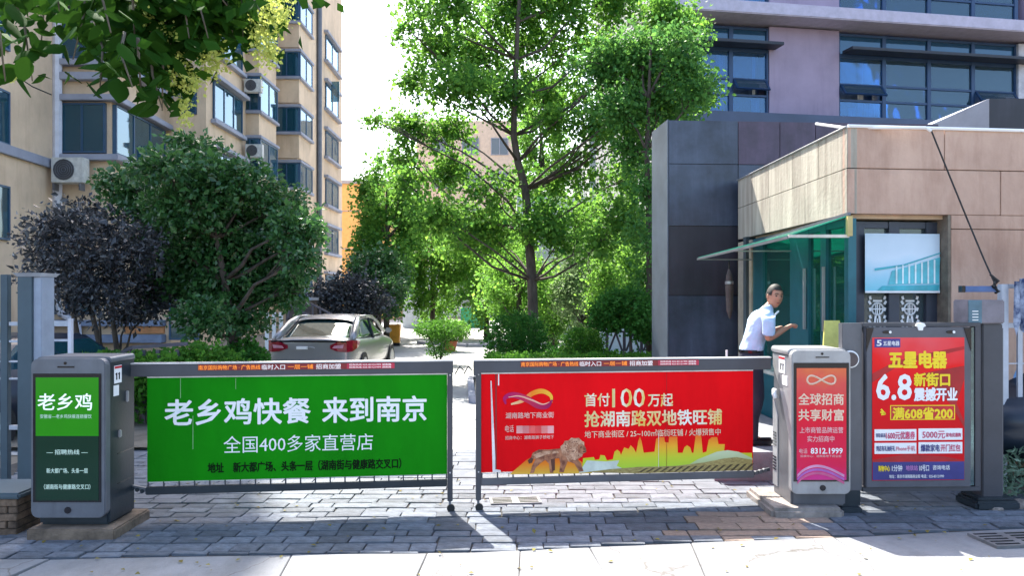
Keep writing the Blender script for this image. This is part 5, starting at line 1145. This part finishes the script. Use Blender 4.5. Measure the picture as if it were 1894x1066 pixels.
# timber lattice railing at the left planting
lt = thing('timber_railing', 'dark wooden railing with slanting struts beside the clipped green bush', 'railing', (WX(212, 11.6), 11.6, 0)); k_ = 11.6 / FPX
MB().bar((0, 0, WZ(660, 11.6)), (32 * k_, 0, WZ(643, 11.6)), .05, .05).build('top_rail', M_hr, lt); MB().bar((32 * k_, 0, WZ(643, 11.6)), (130 * k_, .1, WZ(637, 11.6)), .05, .05).build('top_rail', M_hr, lt)
for x_ in (0, 28, 50, 76, 112): MB().box(x_ * k_, x_ * k_ + .05, 0, .04, 0, WZ(648 if x_ else 662, 11.6)).build('post', M_hr, lt)
for x_ in (38, 60): MB().bar((x_ * k_, .02, .2), ((x_ + 14) * k_, .02, .95), .03, .03).build('strut', M_hr, lt)
# lattice fence on the right behind the round bushes
fr = thing('lattice_fence', 'dark lattice fence with crossed struts beside the grey screen wall', 'fence', (WX(1120, 17), 17, 0)); k_ = 17 / FPX
for x_ in (0, 32, 64, 96): MB().box(x_ * k_, x_ * k_ + .06, -.02, .02, .05, WZ(612, 17)).build('post', M_hr, fr)
for x_ in (6, 38, 70):
    MB().bar((x_ * k_, 0, WZ(650, 17)), ((x_ + 13) * k_, 0, WZ(616, 17)), .04, .03).build('strut', M_hr, fr); MB().bar(((x_ + 25) * k_, 0, WZ(650, 17)), ((x_ + 13) * k_, .0, WZ(616, 17)), .04, .03).build('strut', M_hr, fr)
MB().box(0, 110 * k_, .025, .06, WZ(616, 17), WZ(612, 17)).build('top_rail', M_hr, fr)
wp2 = tag(MB().box(WX(1110, 19), WX(1240, 19), 19, 19.1, .1, 1.25).build('white_board', ww), 'white board behind the lattice fence and round bushes', 'board')
ys = thing('yellow_board', 'yellow folding notice board standing beside the booth counter', 'notice board', (WX(1523, 7.75), 7.75, .0)); k_ = 7.75 / FPX
MB().hexa([(0, 0, WZ(652, 7.75)), (38 * k_, 0, WZ(652, 7.75)), (38 * k_, .03, WZ(652, 7.75)), (0, .03, WZ(652, 7.75)), (10 * k_, .1, WZ(594, 7.75)), (38 * k_, .1, WZ(594, 7.75)), (38 * k_, .12, WZ(594, 7.75)), (10 * k_, .12, WZ(594, 7.75))]).build('board', mat('board_yellow', (.55, .52, .12), .6), ys)
MB().box(0, 38 * k_, .0, .03, 0, WZ(652, 7.75) - .001).build('stand', M_steel2, ys)

# ================================================================== PLANTS
def shrub(name, label, c, rad, n, size, lm, seed, stem=None, cat='shrub', group=None, per=6, span=.12, flat_bottom=None, extra=()):
    nrg = np.random.default_rng(seed); b = Vector((c[0], c[1], 0)); t = thing(name, label, cat, b, 0, group)
    cs_ = [(0, 0, c[2], *rad, 1)] + [(e[0], e[1], e[2], e[3], e[3], e[4], e[5]) for e in extra]
    P, D = clump_points(nrg, cs_, n, per, span, .82); ok = P[:, 2] > .04; P, D = P[ok], D[ok]
    if flat_bottom is not None: ok = P[:, 2] > flat_bottom - nrg.random(len(P)) * .06; P, D = P[ok], D[ok]
    link('foliage', leaf_mesh('foliage', P, D, size * nrg.uniform(.6, 1.3, len(P)), nrg, lm), t)
    m = MB(); rr = random.Random(seed)
    for k in range(7):
        a = rr.uniform(0, 6.28); m.tube([(0.02 * math.cos(a), .02 * math.sin(a), 0), (rad[0] * .3 * math.cos(a), rad[1] * .3 * math.sin(a), c[2] * .6), (rad[0] * .6 * math.cos(a), rad[1] * .6 * math.sin(a), c[2] + rad[2] * .4 * math.sin(k))], [.022, .015, .006], 5)
    m.build('stem', M_bark, t, fix=False); return t
p = W(812, 610, 22); tp = shrub('topiary', 'clipped flat topped topiary shrub in the middle of the bright road', (p.x, p.y, p.z), (.62, .6, .22), 8000, .045, L_hedge, 11, group='clipped topiary shrubs', extra=((0, 0, .45, .35, .3, .25), (0, 0, .75, .3, .2, .1)), cat='topiary')
p = W(838, 612, 27); shrub('topiary', 'round topiary shrub growing in an orange pot behind the flat topped one', (p.x, p.y, p.z), (.55, .5, .32), 5000, .055, L_back, 12, group='clipped topiary shrubs', cat='topiary')
pt_ = thing('plant_pot', 'orange clay pot under the farther topiary shrub', 'pot', (WX(833, 26.9), 26.9, 0)); MB().tube([(0, 0, 0), (0, 0, .35), (0, 0, .36)], [.16, .24, .27], 14).build('pot', mat('clay', (.45, .12, .05), .7), pt_, smooth=False)
p = W(957, 628, 17); shrub('round_bush', 'large round clipped bush at the foot of the big tree', (p.x, p.y, p.z), (.62, .6, .52), 17000, .045, L_ball, 13, group='round clipped bushes', extra=((0, -.2, .35, .75, .35, .6),), cat='bush')
p = W(1078, 640, 16); shrub('round_bush', 'smaller bright round clipped bush right of the big tree', (p.x, p.y, p.z), (.42, .42, .33), 9000, .036, L_hedge, 14, group='round clipped bushes', cat='bush')
p = W(370, 668, 12.0); shrub('round_bush', 'low bright green bush behind the green banner', (p.x, p.y, .72), (.62, .5, .42), 7000, .06, L_hedge, 15, group='round clipped bushes', cat='bush')
p = W(452, 655, 14.0); shrub('round_bush', 'leafy bush at the left rear corner of the sedan', (p.x, p.y, .75), (.38, .4, .35), 2600, .07, L_ball, 16, group='round clipped bushes', cat='bush')
# low hedges (nobody could count the plants)
def hedge(name, label, poly, z0, z1, n, lm, seed, size=.06):
    nrg = np.random.default_rng(seed); P = []
    x0, x1 = min(q[0] for q in poly), max(q[0] for q in poly); y0, y1 = min(q[1] for q in poly), max(q[1] for q in poly)
    P = np.stack([nrg.uniform(x0, x1, n), nrg.uniform(y0, y1, n), z0 + (z1 - z0) * nrg.random(n) ** .45 + .05 * np.sin(nrg.uniform(0, 6, n))], 1)
    D = nrg.normal(size=(n, 3)) + np.array([0, -.3, .8]); o = link(name, leaf_mesh(name, P, D, size * nrg.uniform(.6, 1.3, n), nrg, lm), None, 'stuff'); o['label'] = label; return o
hedge('hedge', 'low leafy hedge along the tree bed', [(-.5, 14.6), (3.3, 15.6)], .05, .75, 12000, L_hedge, 21, .06)
hedge('hedge', 'green hedge behind the left barrier', [(-6.9, 11.3), (-4.75, 12.2)], .05, 1.0, 11000, L_hedge, 22, .08)
hedge('ground_cover', 'weeds in the left bed', [(-11, 12.5), (-5.6, 15.5)], .04, .6, 8000, L_dark, 23, .08)
hedge('ground_cover', 'low planting under the trees', [(-.2, 16.5), (5.5, 21)], .04, .55, 9000, L_ball, 24, .09)
# pom-pom tree beside the screen wall
tree('pompom_tree', 'dark green clipped pompom tree beside the pale edge of the screen wall', (WX(1172, 15.5), 15.5, 0), [(WX(1172, 15.5), 15.5, 0), (WX(1168, 15.5), 15.5, .6), (WX(1165, 15.5), 15.5, 1.25)],
     [cl(1150, 572, 15.5, 52, 36), cl(1190, 600, 15.2, 34, 32), cl(1120, 590, 15.6, 30, 24), cl(1172, 556, 15.7, 30, 22)], 16000, .05, L_ball, M_bark, 31, r0=.07, per=6, span=.12, shell=.7)
# the big central tree
D0 = 19.0
tr_ = [W(985, 689, D0), W(987, 620, D0), W(984, 520, D0), W(978, 430, D0), W(972, 350, D0), W(958, 300, D0), W(950, 250, D0), W(952, 180, D0), W(955, 110, D0), W(958, 40, D0), W(965, -60, D0)]
tr_[0].z = 0
cls = [(780, 20, 50, 35), (850, -10, 80, 50), (940, 10, 80, 55), (1040, -5, 80, 55), (1140, 10, 70, 50), (1225, 20, 60, 45),
       (745, 66, 45, 14), (800, 95, 65, 34), (880, 90, 75, 48), (970, 95, 70, 50), (1060, 90, 75, 48), (1150, 95, 75, 45), (1235, 95, 65, 42), (1275, 60, 40, 22),
       (770, 165, 50, 30), (850, 165, 70, 38), (930, 180, 55, 42), (1010, 170, 60, 42), (1100, 175, 75, 42), (1190, 165, 75, 42), (1270, 165, 60, 40), (1315, 185, 25, 12),
       (695, 232, 38, 10), (760, 240, 62, 28), (830, 250, 62, 36), (1020, 240, 45, 30), (1090, 250, 55, 34), (1170, 235, 60, 36), (1245, 225, 50, 34),
       (760, 300, 55, 26), (835, 320, 62, 36), (900, 345, 60, 38), (1010, 335, 50, 34), (1080, 330, 60, 40), (1150, 320, 50, 40),
       (820, 385, 70, 36), (900, 410, 70, 40), (1000, 400, 60, 38), (1080, 400, 62, 40), (1150, 400, 45, 36), (850, 450, 60, 30), (930, 460, 45, 26), (1040, 450, 55, 28), (1110, 455, 45, 28), (760, 345, 45, 26)]
rr = random.Random(3)
tree('locust_tree', 'big airy green tree with a slim dark trunk in the middle of the street', (tr_[0].x, tr_[0].y, 0), tr_,
     [cl(a + rr.uniform(-12, 12), b2 + rr.uniform(-16, 16), D0 + rr.uniform(-1.8, 2.2), c * rr.uniform(.75, 1.0), d * rr.uniform(.95, 1.35), wgt=(c * d) ** 1.2 * rr.uniform(.6, 1.5)) for a, b2, c, d in cls], 76000, .09, L_main, M_bark, 41, r0=.135, per=18, span=.55, wid=.40, twigs=2, shell=.3, limb=.26)
# denser tree standing right of it, in front of the office
D1 = 16.5
tree('dark_trunk_tree', 'denser green tree with a dark straight trunk behind the pale edge of the screen wall', (WX(1202, D1), D1, 0), [Vector((WX(1202, D1), D1, 0)), W(1202, 500, D1), W(1200, 380, D1), W(1196, 280, D1), W(1200, 180, D1), W(1205, 60, D1)],
     [cl(a, b2, D1 + rr.uniform(-1.2, 1.4), c, d) for a, b2, c, d in ((1120, 120, 60, 40), (1190, 100, 60, 45), (1260, 130, 50, 40), (1290, 175, 40, 25), (1150, 200, 60, 40), (1225, 200, 55, 35), (1260, 80, 40, 30), (1170, 280, 40, 35), (1195, 350, 24, 50), (1190, 440, 22, 45), (1195, 520, 20, 30))], 15000, .085, L_right, M_bark, 42, r0=.085, per=12, span=.7, wid=.38, shell=.25)
# trees farther down the street
def ftree(px, top, bot, hw, D, seed, label, lm=L_back, n=14000, size=.13, tx=None, bark=M_bark):
    tx = tx or px; b = Vector((WX(tx, D), D, 0)); r2 = random.Random(seed); c_ = []
    for k in range(11):
        f = k / 10; yy = top + (bot - top) * f; w_ = hw * (math.sin(math.pi * (.18 + .72 * f)) ** .8)
        for j in (-1, 1): c_.append(cl(px + j * w_ * r2.uniform(.25, .65), yy + r2.uniform(-8, 8), D + r2.uniform(-1.5, 1.5), w_ * .42, (bot - top) * .13))
    return tree('street_tree', label, b, [b, b.lerp(W(px, (top + bot) / 2, D), .5), W(px, (top + bot) / 2, D), W(px, top + 20, D)], c_, n, size, lm, bark, seed, r0=.13, per=10, span=.7, group='trees along the inner street')
ftree(715, 325, 560, 70, 31, 51, 'rounded bright green tree left of the big one beside the orange building', n=17000)
ftree(800, 400, 580, 70, 36, 52, 'yellow green tree low behind the topiary shrubs', n=20000, size=.11)
ftree(700, 470, 570, 60, 28, 53, 'dark leafed tree shading the orange bin', L_dark, 9000, .11)
ftree(900, 400, 590, 95, 34, 54, 'pale green tree filling the gap left of the big trunk', L_back, 20000, .10)
ftree(1000, 150, 520, 60, 44, 55, 'tall green tree rising far behind the big tree trunk', n=18000, size=.15)
ftree(1090, 450, 620, 85, 24, 56, 'airy grey green willowy shrub tree in front of the white building', L_airy, 12000, .08, tx=1080)
ftree(1020, 500, 620, 60, 26, 57, 'second airy grey green shrub tree right behind the big trunk', L_back, 12000, .08)
ftree(1130, 380, 560, 80, 27, 58, 'light green tree in front of the white building by the screen wall', L_back, 14000, .10)
ftree(960, 470, 610, 70, 22.5, 59, 'low bushy green tree directly behind the big round bush', L_back, 12000, .075)
ftree(1140, 470, 620, 60, 21, 60, 'low bushy green tree behind the pompom tree', L_back, 11000, .07)
# maroon plum far behind the car
tree('plum_tree', 'dark maroon plum tree behind the roof of the sedan', (WX(640, 26), 26, 0), [Vector((WX(640, 26), 26, 0)), W(640, 590, 26), W(640, 540, 26)], [cl(610, 545, 26, 40, 32), cl(650, 540, 26, 45, 36), cl(690, 560, 26, 35, 28), cl(640, 580, 26, 50, 22)], 9000, .09, L_plum, M_bark, 61, r0=.08, group='purple leaved plum trees')
# dense dark green tree on the left
D2 = 14.0
c_ = [(360, 275, 45, 28), (300, 310, 60, 30), (390, 320, 70, 34), (460, 345, 60, 34), (230, 340, 45, 26), (270, 375, 70, 38), (350, 380, 80, 44), (440, 400, 80, 44), (520, 380, 50, 36), (545, 420, 48, 34), (570, 440, 32, 28), (560, 480, 38, 28), (480, 460, 70, 44), (390, 460, 80, 46), (300, 440, 70, 44), (330, 520, 70, 42), (420, 530, 80, 42), (500, 530, 55, 38), (440, 590, 60, 30), (380, 590, 50, 30), (540, 530, 34, 34)]
tree('osmanthus_tree', 'dense dark green evergreen tree left of the sedan, crown to the second floor', (WX(432, D2), D2, 0), [Vector((WX(432, D2), D2, 0)), W(432, 640, D2), W(425, 590, D2), W(415, 520, D2), W(400, 440, D2), W(385, 350, D2)],
     [cl(a, b2, D2 + rr.uniform(-1.1, 1.1), c, d) for a, b2, c, d in c_], 46000, .095, L_dark, M_bark, 71, r0=.11, per=9, span=.32, wid=.3, shell=.55)
# plum trees at the left
D3 = 13.2
for i, (tx0, tx1, c_, lab) in enumerate((((150, 132, ((80, 440, 45, 40), (130, 420, 50, 40), (110, 490, 60, 44), (70, 520, 34, 30), (140, 545, 50, 24), (150, 470, 50, 40)), 'purple leaved plum tree nearest the gate pillar, trunk furthest left')),
                                         ((190, 165, ((190, 430, 55, 44), (200, 500, 60, 44), (180, 560, 55, 26), (150, 400, 34, 30)), 'purple leaved plum tree with a slanting trunk, middle of the three')),
                                         ((218, 204, ((250, 460, 50, 46), (260, 530, 50, 44), (240, 580, 50, 26), (290, 560, 34, 26)), 'purple leaved plum tree with a forked trunk beside the evergreen')))):
    Di = D3 + .3 * i; b = Vector((WX(tx0 + 8, Di), Di, 0))
    tree('plum_tree', lab, b, [b, W(tx0, 660, Di), W(tx1, 560, Di), W(tx1 + 6 * i, 480, Di), W(tx1 + 20 * i - 8, 430, Di)], [cl(a, b2, Di + rr.uniform(-.7, .7), c, d) for a, b2, c, d in c_], 4300, .085, L_plum, M_bark, 80 + i, r0=.06, per=9, span=.35, wid=.26, group='purple leaved plum trees')

# ------------------------------------------------------------------ branch overhead, near the camera
def leaf_big():
    o = [(0, 0), (.18, .10), (.30, .26), (.33, .45), (.25, .68), (.10, .88), (0, 1.0)]
    v = [(0, 0, y_ * 1.0 - 0) for _, y_ in o]; mb = MB()
    L = [(x_, -.06 * x_ * 2, y_) for x_, y_ in o]; Rr = [(-x_, -.06 * x_ * 2, y_) for x_, y_ in o]; mid = [(0, .03, y_) for _, y_ in o]
    mb.v = L + mid + Rr; n = len(o)
    for k in range(n - 1): mb.f.append([k, k + 1, n + k + 1, n + k]); mb.f.append([n + k, n + k + 1, 2 * n + k + 1, 2 * n + k])
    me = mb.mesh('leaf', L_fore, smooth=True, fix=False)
    bm = bmesh.new(); bm.from_mesh(me); bmesh.ops.remove_doubles(bm, verts=bm.verts, dist=1e-4); bm.to_mesh(me); bm.free()
    at = me.attributes.new('tint', 'FLOAT', 'FACE'); at.data.foreach_set('value', [.25] * len(me.polygons)); return me
lb = leaf_big(); DB = 2.6
ob_ = thing('overhanging_branch', 'dark green broad leaves and yellow flower sprays hanging into the top left corner', 'branch', tuple(W(200, -150, DB)))
org = W(200, -150, DB); r2 = random.Random(5)
sprays = []      # hanging twigs in photo space: start, end, leaves
for a in ((10, -40, 60, 150, 10), (60, -60, 75, 100, 10), (-20, 0, 10, 150, 8), (120, -80, 150, 60, 12), (150, -60, 135, 110, 8), (180, -60, 205, 60, 14), (200, -80, 230, 80, 16), (240, -60, 250, 90, 16), (260, -60, 285, 110, 18), (170, 40, 185, 160, 9), (230, 60, 245, 160, 9), (255, 70, 262, 180, 10), (290, -60, 320, 100, 16), (300, 60, 300, 205, 16), (330, -60, 350, 70, 14), (370, -80, 400, 50, 14), (395, -60, 430, 60, 14), (430, -80, 450, 80, 14), (450, -60, 480, 20, 10), (345, -40, 385, 70, 12), (90, -60, 110, 20, 8), (140, -90, 180, 10, 12), (210, -90, 300, 20, 14), (320, -90, 420, 10, 14), (20, -80, 120, -10, 10), (480, -80, 500, 10, 8), (280, 100, 300, 200, 10)): sprays.append(a)
tw = MB(); count = 0; restP = []; restD = []
for (a, b2, c, d, n) in sprays:
    dd = DB + r2.uniform(-.35, .45); s_, e_ = W(a, b2, dd), W(c, d, dd + r2.uniform(-.1, .1)); mid = s_.lerp(e_, .5) + Vector((r2.uniform(-.03, .03), 0, .02))
    tw.tube([s_ - org, mid - org, e_ - org], [.006, .004, .002], 5)
    for k in range(int(n * 1.5)):
        f = (k + .5) / (n * 1.5); p = s_.lerp(mid, f * 2) if f < .5 else mid.lerp(e_, f * 2 - 1)
        p = p + Vector((r2.gauss(0, .035), r2.gauss(0, .05), r2.gauss(0, .02)))
        dv = Vector(((-1) ** k * r2.uniform(.2, 1.0), r2.uniform(-.6, .3), r2.uniform(-1.1, -.1))).normalized()
        if count < 300:
            o = link('leaf', lb, ob_, loc=p - org); sc_ = r2.uniform(.055, .105); o.scale = (sc_ * .95, sc_, sc_)
            o.rotation_euler = (dv.to_track_quat('Z', 'Y').to_matrix() @ Matrix.Rotation(r2.uniform(-.9, .9), 3, 'Z')).to_euler(); count += 1
        else: restP.append(p - org); restD.append(dv)
tw.tube([W(-100, -120, DB) - org, W(150, -110, DB) - org, W(400, -100, DB) - org, W(560, -80, DB) - org], [.03, .025, .018, .01], 8)
tw.build('twigs', M_bark_g, ob_, fix=False, smooth=True)
nrg = np.random.default_rng(9)
for (px, py, rx, ry, n) in ((300, -10, 220, 45, 700), (260, 55, 110, 60, 480), (390, 30, 100, 55, 420), (300, 110, 60, 60, 120), (20, 10, 60, 60, 40)):
    for k in range(n): p = W(px + r2.gauss(0, rx * .5), py + r2.gauss(0, ry * .5), DB + r2.uniform(.1, .8)); restP.append(p - org); restD.append(Vector((r2.gauss(0, .7), r2.gauss(0, .5), r2.uniform(-1, .1))))
P = np.array([tuple(p) for p in restP]); D = np.array([tuple(p) for p in restD])
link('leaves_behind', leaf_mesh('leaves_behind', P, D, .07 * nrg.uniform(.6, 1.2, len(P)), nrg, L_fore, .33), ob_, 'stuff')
fp, fd = [], []
for (px, py, rx, ry, n) in ((265, 30, 20, 25, 260), (325, 125, 20, 28, 260), (355, 150, 20, 18, 220), (395, 110, 26, 28, 320), (485, 60, 26, 55, 620), (515, 20, 25, 30, 380), (340, 200, 16, 30, 200), (20, 140, 10, 14, 60), (500, 100, 14, 20, 120), (300, 60, 30, 20, 120)):
    for k in range(n): p = W(px + r2.gauss(0, rx * .55), py + r2.gauss(0, ry * .55), DB + .2 + r2.gauss(0, .08)); fp.append(tuple(p - org)); fd.append((r2.gauss(0, 1), r2.gauss(0, 1), r2.gauss(-.2, 1)))
link('flower_sprays', leaf_mesh('flower_sprays', np.array(fp), np.array(fd), .015 * nrg.uniform(.6, 1.3, len(fp)), nrg, L_flower, .4), ob_, 'stuff')

# ------------------------------------------------------------------ rubble and weeds at the right corner
Mst = mat('rubble', (.20, .17, .15), .9, var=.3, scale=8, bump=.6, bscale=30)
labs = ('squat grey rubble stone beside the gate post base', 'flat broken stone at the right edge below the weeds', 'small tan stone among the weeds at the right edge', 'largest rubble stone at the right edge of the view', 'low dark stone in front of the gate post base')
for k, (px, py, r_) in enumerate(((1850, 925, .07), (1886, 940, .09), (1868, 915, .06), (1892, 905, .11), (1840, 945, .06))):
    D = H * FPX / (py - HY); bm = bmesh.new(); bmesh.ops.create_icosphere(bm, subdivisions=2, radius=r_)
    for v in bm.verts: v.co *= 1 + rng.uniform(-.18, .18); v.co.z *= .55; v.co.x *= 1.3
    me = bpy.data.meshes.new('rubble_stone'); bm.to_mesh(me); bm.free(); me.materials.append(Mst)
    tag(link('rubble_stone', me, None, loc=(WX(px, D), D, r_ * .25)), labs[k], 'stone', 'rubble stones at the fence foot')
nrg = np.random.default_rng(33); n = 2200; P = np.stack([nrg.uniform(4.45, 6.3, n), nrg.uniform(7.35, 8.1, n), nrg.random(n) ** 1.6 * .42 + .02], 1)
o = link('weeds', leaf_mesh('weeds', P, nrg.normal(size=(n, 3)) + np.array([0, 0, .4]), .07 * nrg.uniform(.5, 1.4, n), nrg, leafmat('weed_leaf', (.05, .10, .06), (.22, .32, .24), .3), .2), None, 'stuff')

nrg = np.random.default_rng(44); n = 320; P = np.stack([nrg.uniform(-4, 5, n), 4.9 + 4.5 * nrg.random(n) ** 1.3, np.full(n, .018)], 1)
D = nrg.normal(size=(n, 3)) * np.array([1, 1, .15]); o = link('fallen_leaves', leaf_mesh('fallen_leaves', P, D, .035 * nrg.uniform(.4, 1.4, n), nrg, leafmat('dry_leaf', (.10, .07, .02), (.22, .20, .05), .1, .8), .4, .3, .9), None, 'stuff'); o['label'] = 'dry fallen leaves'
# ================================================================== PERSON
Msk = mat('skin', (.40, .20, .125), .55, var=.05); Mshirt = mat('shirt_blue', (.42, .55, .72), .8, var=.05, scale=8, bump=.8, bscale=11); Mtro = mat('trousers', (.012, .017, .035), .8, var=.1); Mhair = mat('hair', (.015, .013, .012), .7, var=.2, scale=40)
pe = thing('person', 'man in a light blue short sleeved shirt reaching towards the booth window', 'person', (WX(1388, 8.7), 8.7, .3), R(4))
pe.scale = (.98, .98, .98)
hd = Vector((.115, -.02, 1.60))
V = [(0, 0, .95), (.015, 0, 1.12), (.03, 0, 1.30), (.05, 0, 1.44), (.085, -.005, 1.50), (.105, -.012, 1.545),
     (.02, -.09, .90), (.05, -.10, .50), (-.02, -.11, .09), (.10, -.13, .045),
     (-.02, .09, .90), (.0, .11, .50), (-.10, .12, .09), (.03, .13, .045),
     (.03, -.150, 1.395), (.035, -.205, 1.33), (.055, -.235, 1.15), (.17, -.19, 1.21), (.30, -.14, 1.285), (.335, -.13, 1.30),
     (.045, .150, 1.395), (.09, .20, 1.30), (.19, .17, 1.20), (.30, .10, 1.26), (.34, .09, 1.27)]
E = [(0, 1), (1, 2), (2, 3), (3, 4), (4, 5), (0, 6), (6, 7), (7, 8), (8, 9), (0, 10), (10, 11), (11, 12), (12, 13), (3, 14), (14, 15), (15, 16), (16, 17), (17, 18), (18, 19), (3, 20), (20, 21), (21, 22), (22, 23), (23, 24)]
Rr_ = [(.07, .09), (.075, .09), (.08, .10), (.06, .07), .05, .05, .08, .052, .035, .03, .08, .052, .035, .03, .036, .036, .037, .034, .024, .027, .036, .036, .036, .024, .027]
# fingers of the near hand curl round the pen, thumb from the side of the palm
for k, (dy, L_) in enumerate(((-.03, .052), (-.01, .062), (.01, .058), (.028, .045))):
    i = len(V); a = Vector(V[19]) + Vector((.02, dy, .008)); V += [tuple(a), tuple(a + Vector((L_ * .55, 0, -.012))), tuple(a + Vector((L_ * .35, -.004, -.042)))]; E += [(19, i), (i, i + 1), (i + 1, i + 2)]; Rr_ += [.0095, .0088, .0075]
i = len(V); a = Vector(V[19]) + Vector((.0, -.035, .0)); V += [tuple(a), tuple(a + Vector((.03, -.012, -.015)))]; E += [(19, i), (i, i + 1)]; Rr_ += [.011, .009]
body = skin('body', V, E, Rr_, Msk, pe)
# head: one shaped surface with face features, turned to the camera
bm = bmesh.new(); bmesh.ops.create_uvsphere(bm, u_segments=28, v_segments=20, radius=1)
for v in bm.verts:
    x_, y_, z_ = v.co; w_ = 1 - .22 * max(0, -z_) ** 1.4
    v.co = Vector((x_ * .080 * w_, y_ * .098 * (w_ if y_ < 0 else 1) - (.012 * max(0, -z_) if y_ < 0 else 0), z_ * .125))
    if y_ < -.3:                     # the face looks along -y
        if abs(x_) < .22 and -.25 < z_ < .12: v.co.y -= .022 * (1 - abs(x_) / .22) * (.5 - (z_ - .0) * 1.2)
        if .1 < abs(x_) < .5 and .0 < z_ < .25: v.co.y += .010
        if abs(x_) < .35 and -.62 < z_ < -.45: v.co.y -= .005
        if abs(x_) < .3 and z_ < -.8: v.co.y -= .010
me = bpy.data.meshes.new('head'); bm.to_mesh(me); bm.free(); me.materials.append(Msk); me.polygons.foreach_set('use_smooth', [True] * len(me.polygons))
head = link('head', me, pe, loc=hd + Vector((.012 + .13, -.02, .01))); head.rotation_euler = (R(6), R(5), R(8))
for s_ in (-1, 1):
    e = bmesh.new(); bmesh.ops.create_uvsphere(e, u_segments=10, v_segments=8, radius=1)
    for v in e.verts: v.co = Vector((v.co.x * .012 + s_ * .030, v.co.y * .008 - .085, v.co.z * .007 + .012))
    me = bpy.data.meshes.new('eye'); e.to_mesh(me); e.free(); me.materials.append(M_black); link('eye', me, head)
    MB().tube([(s_ * .014, -.099, .034), (s_ * .032, -.097, .040), (s_ * .050, -.084, .034)], [.003, .0045, .003], 5).build('eyebrow', Mhair, head)
    e = bmesh.new(); bmesh.ops.create_uvsphere(e, u_segments=10, v_segments=8, radius=1)
    for v in e.verts: v.co = Vector((v.co.x * .010 + s_ * .080, v.co.y * .018 + .004, v.co.z * .030 - .002))
    me = bpy.data.meshes.new('ear'); e.to_mesh(me); e.free(); me.materials.append(Msk); link('ear', me, head)
MB().tube([(-.022, -.090, -.062), (0, -.097, -.060), (.022, -.090, -.062)], [.003, .005, .003], 5).build('mouth', mat('lips', (.22, .07, .06), .6), head)
bm = bmesh.new(); bmesh.ops.create_uvsphere(bm, u_segments=26, v_segments=18, radius=1)
for v in bm.verts:
    x_, y_, z_ = v.co; rj = 1 + .03 * math.sin(x_ * 21) * math.cos(z_ * 17)
    v.co = Vector((x_ * .086 * rj, y_ * .104 * rj + .006, z_ * .128 + .012))
bmesh.ops.delete(bm, geom=[f for f in bm.faces if (f.calc_center_median().z < -.035) or (f.calc_center_median().y < -.045 and f.calc_center_median().z < .078) or (f.calc_center_median().y < .0 and f.calc_center_median().z < .02)], context='FACES')
me = bpy.data.meshes.new('hair'); bm.to_mesh(me); bm.free(); me.materials.append(Mhair); me.polygons.foreach_set('use_smooth', [True] * len(me.polygons)); link('hair', me, head)
# shirt, trousers, shoes
cloth('shirt', [interp([(-.005, 0, 1.02, .128, .155), (0, 0, 1.12, .120, .148), (.012, 0, 1.25, .122, .160), (.02, 0, 1.36, .120, .178), (.03, 0, 1.42, .105, .182), (.045, 0, 1.455, .085, .135), (.065, 0, 1.485, .066, .072), (.072, 0, 1.50, .058, .062)]),
    interp([(.03, -.10, 1.43, .075, .07), (.032, -.165, 1.42, .085, .074), (.032, -.205, 1.37, .075, .066), (.045, -.225, 1.29, .070, .056), (.052, -.235, 1.205, .068, .054)]),
    interp([(.03, .10, 1.44, .07, .06), (.045, .165, 1.425, .075, .066), (.07, .20, 1.37, .075, .064), (.10, .21, 1.30, .068, .056), (.13, .20, 1.25, .062, .052)])], Mshirt, pe)
MB().hexa([(x_ + .12, y_, z_) for x_, y_, z_ in ((.05, -.05, 1.47), (.13, -.05, 1.455), (.13, .04, 1.455), (.05, .04, 1.47), (.055, -.055, 1.505), (.13, -.05, 1.475), (.13, .045, 1.475), (.055, .05, 1.505))]).build('collar', Mshirt, pe, bevel=.01)
cloth('trousers', [interp([(0, 0, 1.045, .118, .145), (0, 0, .96, .128, .155), (.005, 0, .86, .125, .150), (.01, 0, .80, .10, .12)]),
    interp([(.01, -.085, .88, .098, .085), (.045, -.10, .52, .072, .068), (-.01, -.11, .30, .062, .06), (-.02, -.112, .06, .058, .056)]),
    interp([(.0, .085, .88, .098, .085), (.0, .11, .52, .072, .068), (-.06, .115, .30, .062, .06), (-.10, .12, .06, .058, .056)])], Mtro, pe, .013)
MB().slab([(.128 * math.cos(2 * math.pi * k / 20) + .004, .155 * math.sin(2 * math.pi * k / 20)) for k in range(20)], 1.0, 1.03).build('belt', M_black, pe)
for p_ in ((.05, -.13), (-.03, .13)): MB().box(p_[0] - .12, p_[0] + .15, p_[1] - .048, p_[1] + .048, 0, .085).build('shoe', M_black, pe, bevel=.025)
tag(MB().tube([W(1434, 582, 8.55), W(1440, 576, 8.6)], .01, 6).build('paper_slip', M_white), 'small white slip held out before the man at the booth', 'paper')
tag(MB().box(WX(1343, 9.3), WX(1346, 9.3), 9.3, 9.32, WZ(662, 9.3), WZ(648, 9.3)).build('white_stake', M_white), 'small white stake showing above the red barrier beside the man', 'stake')
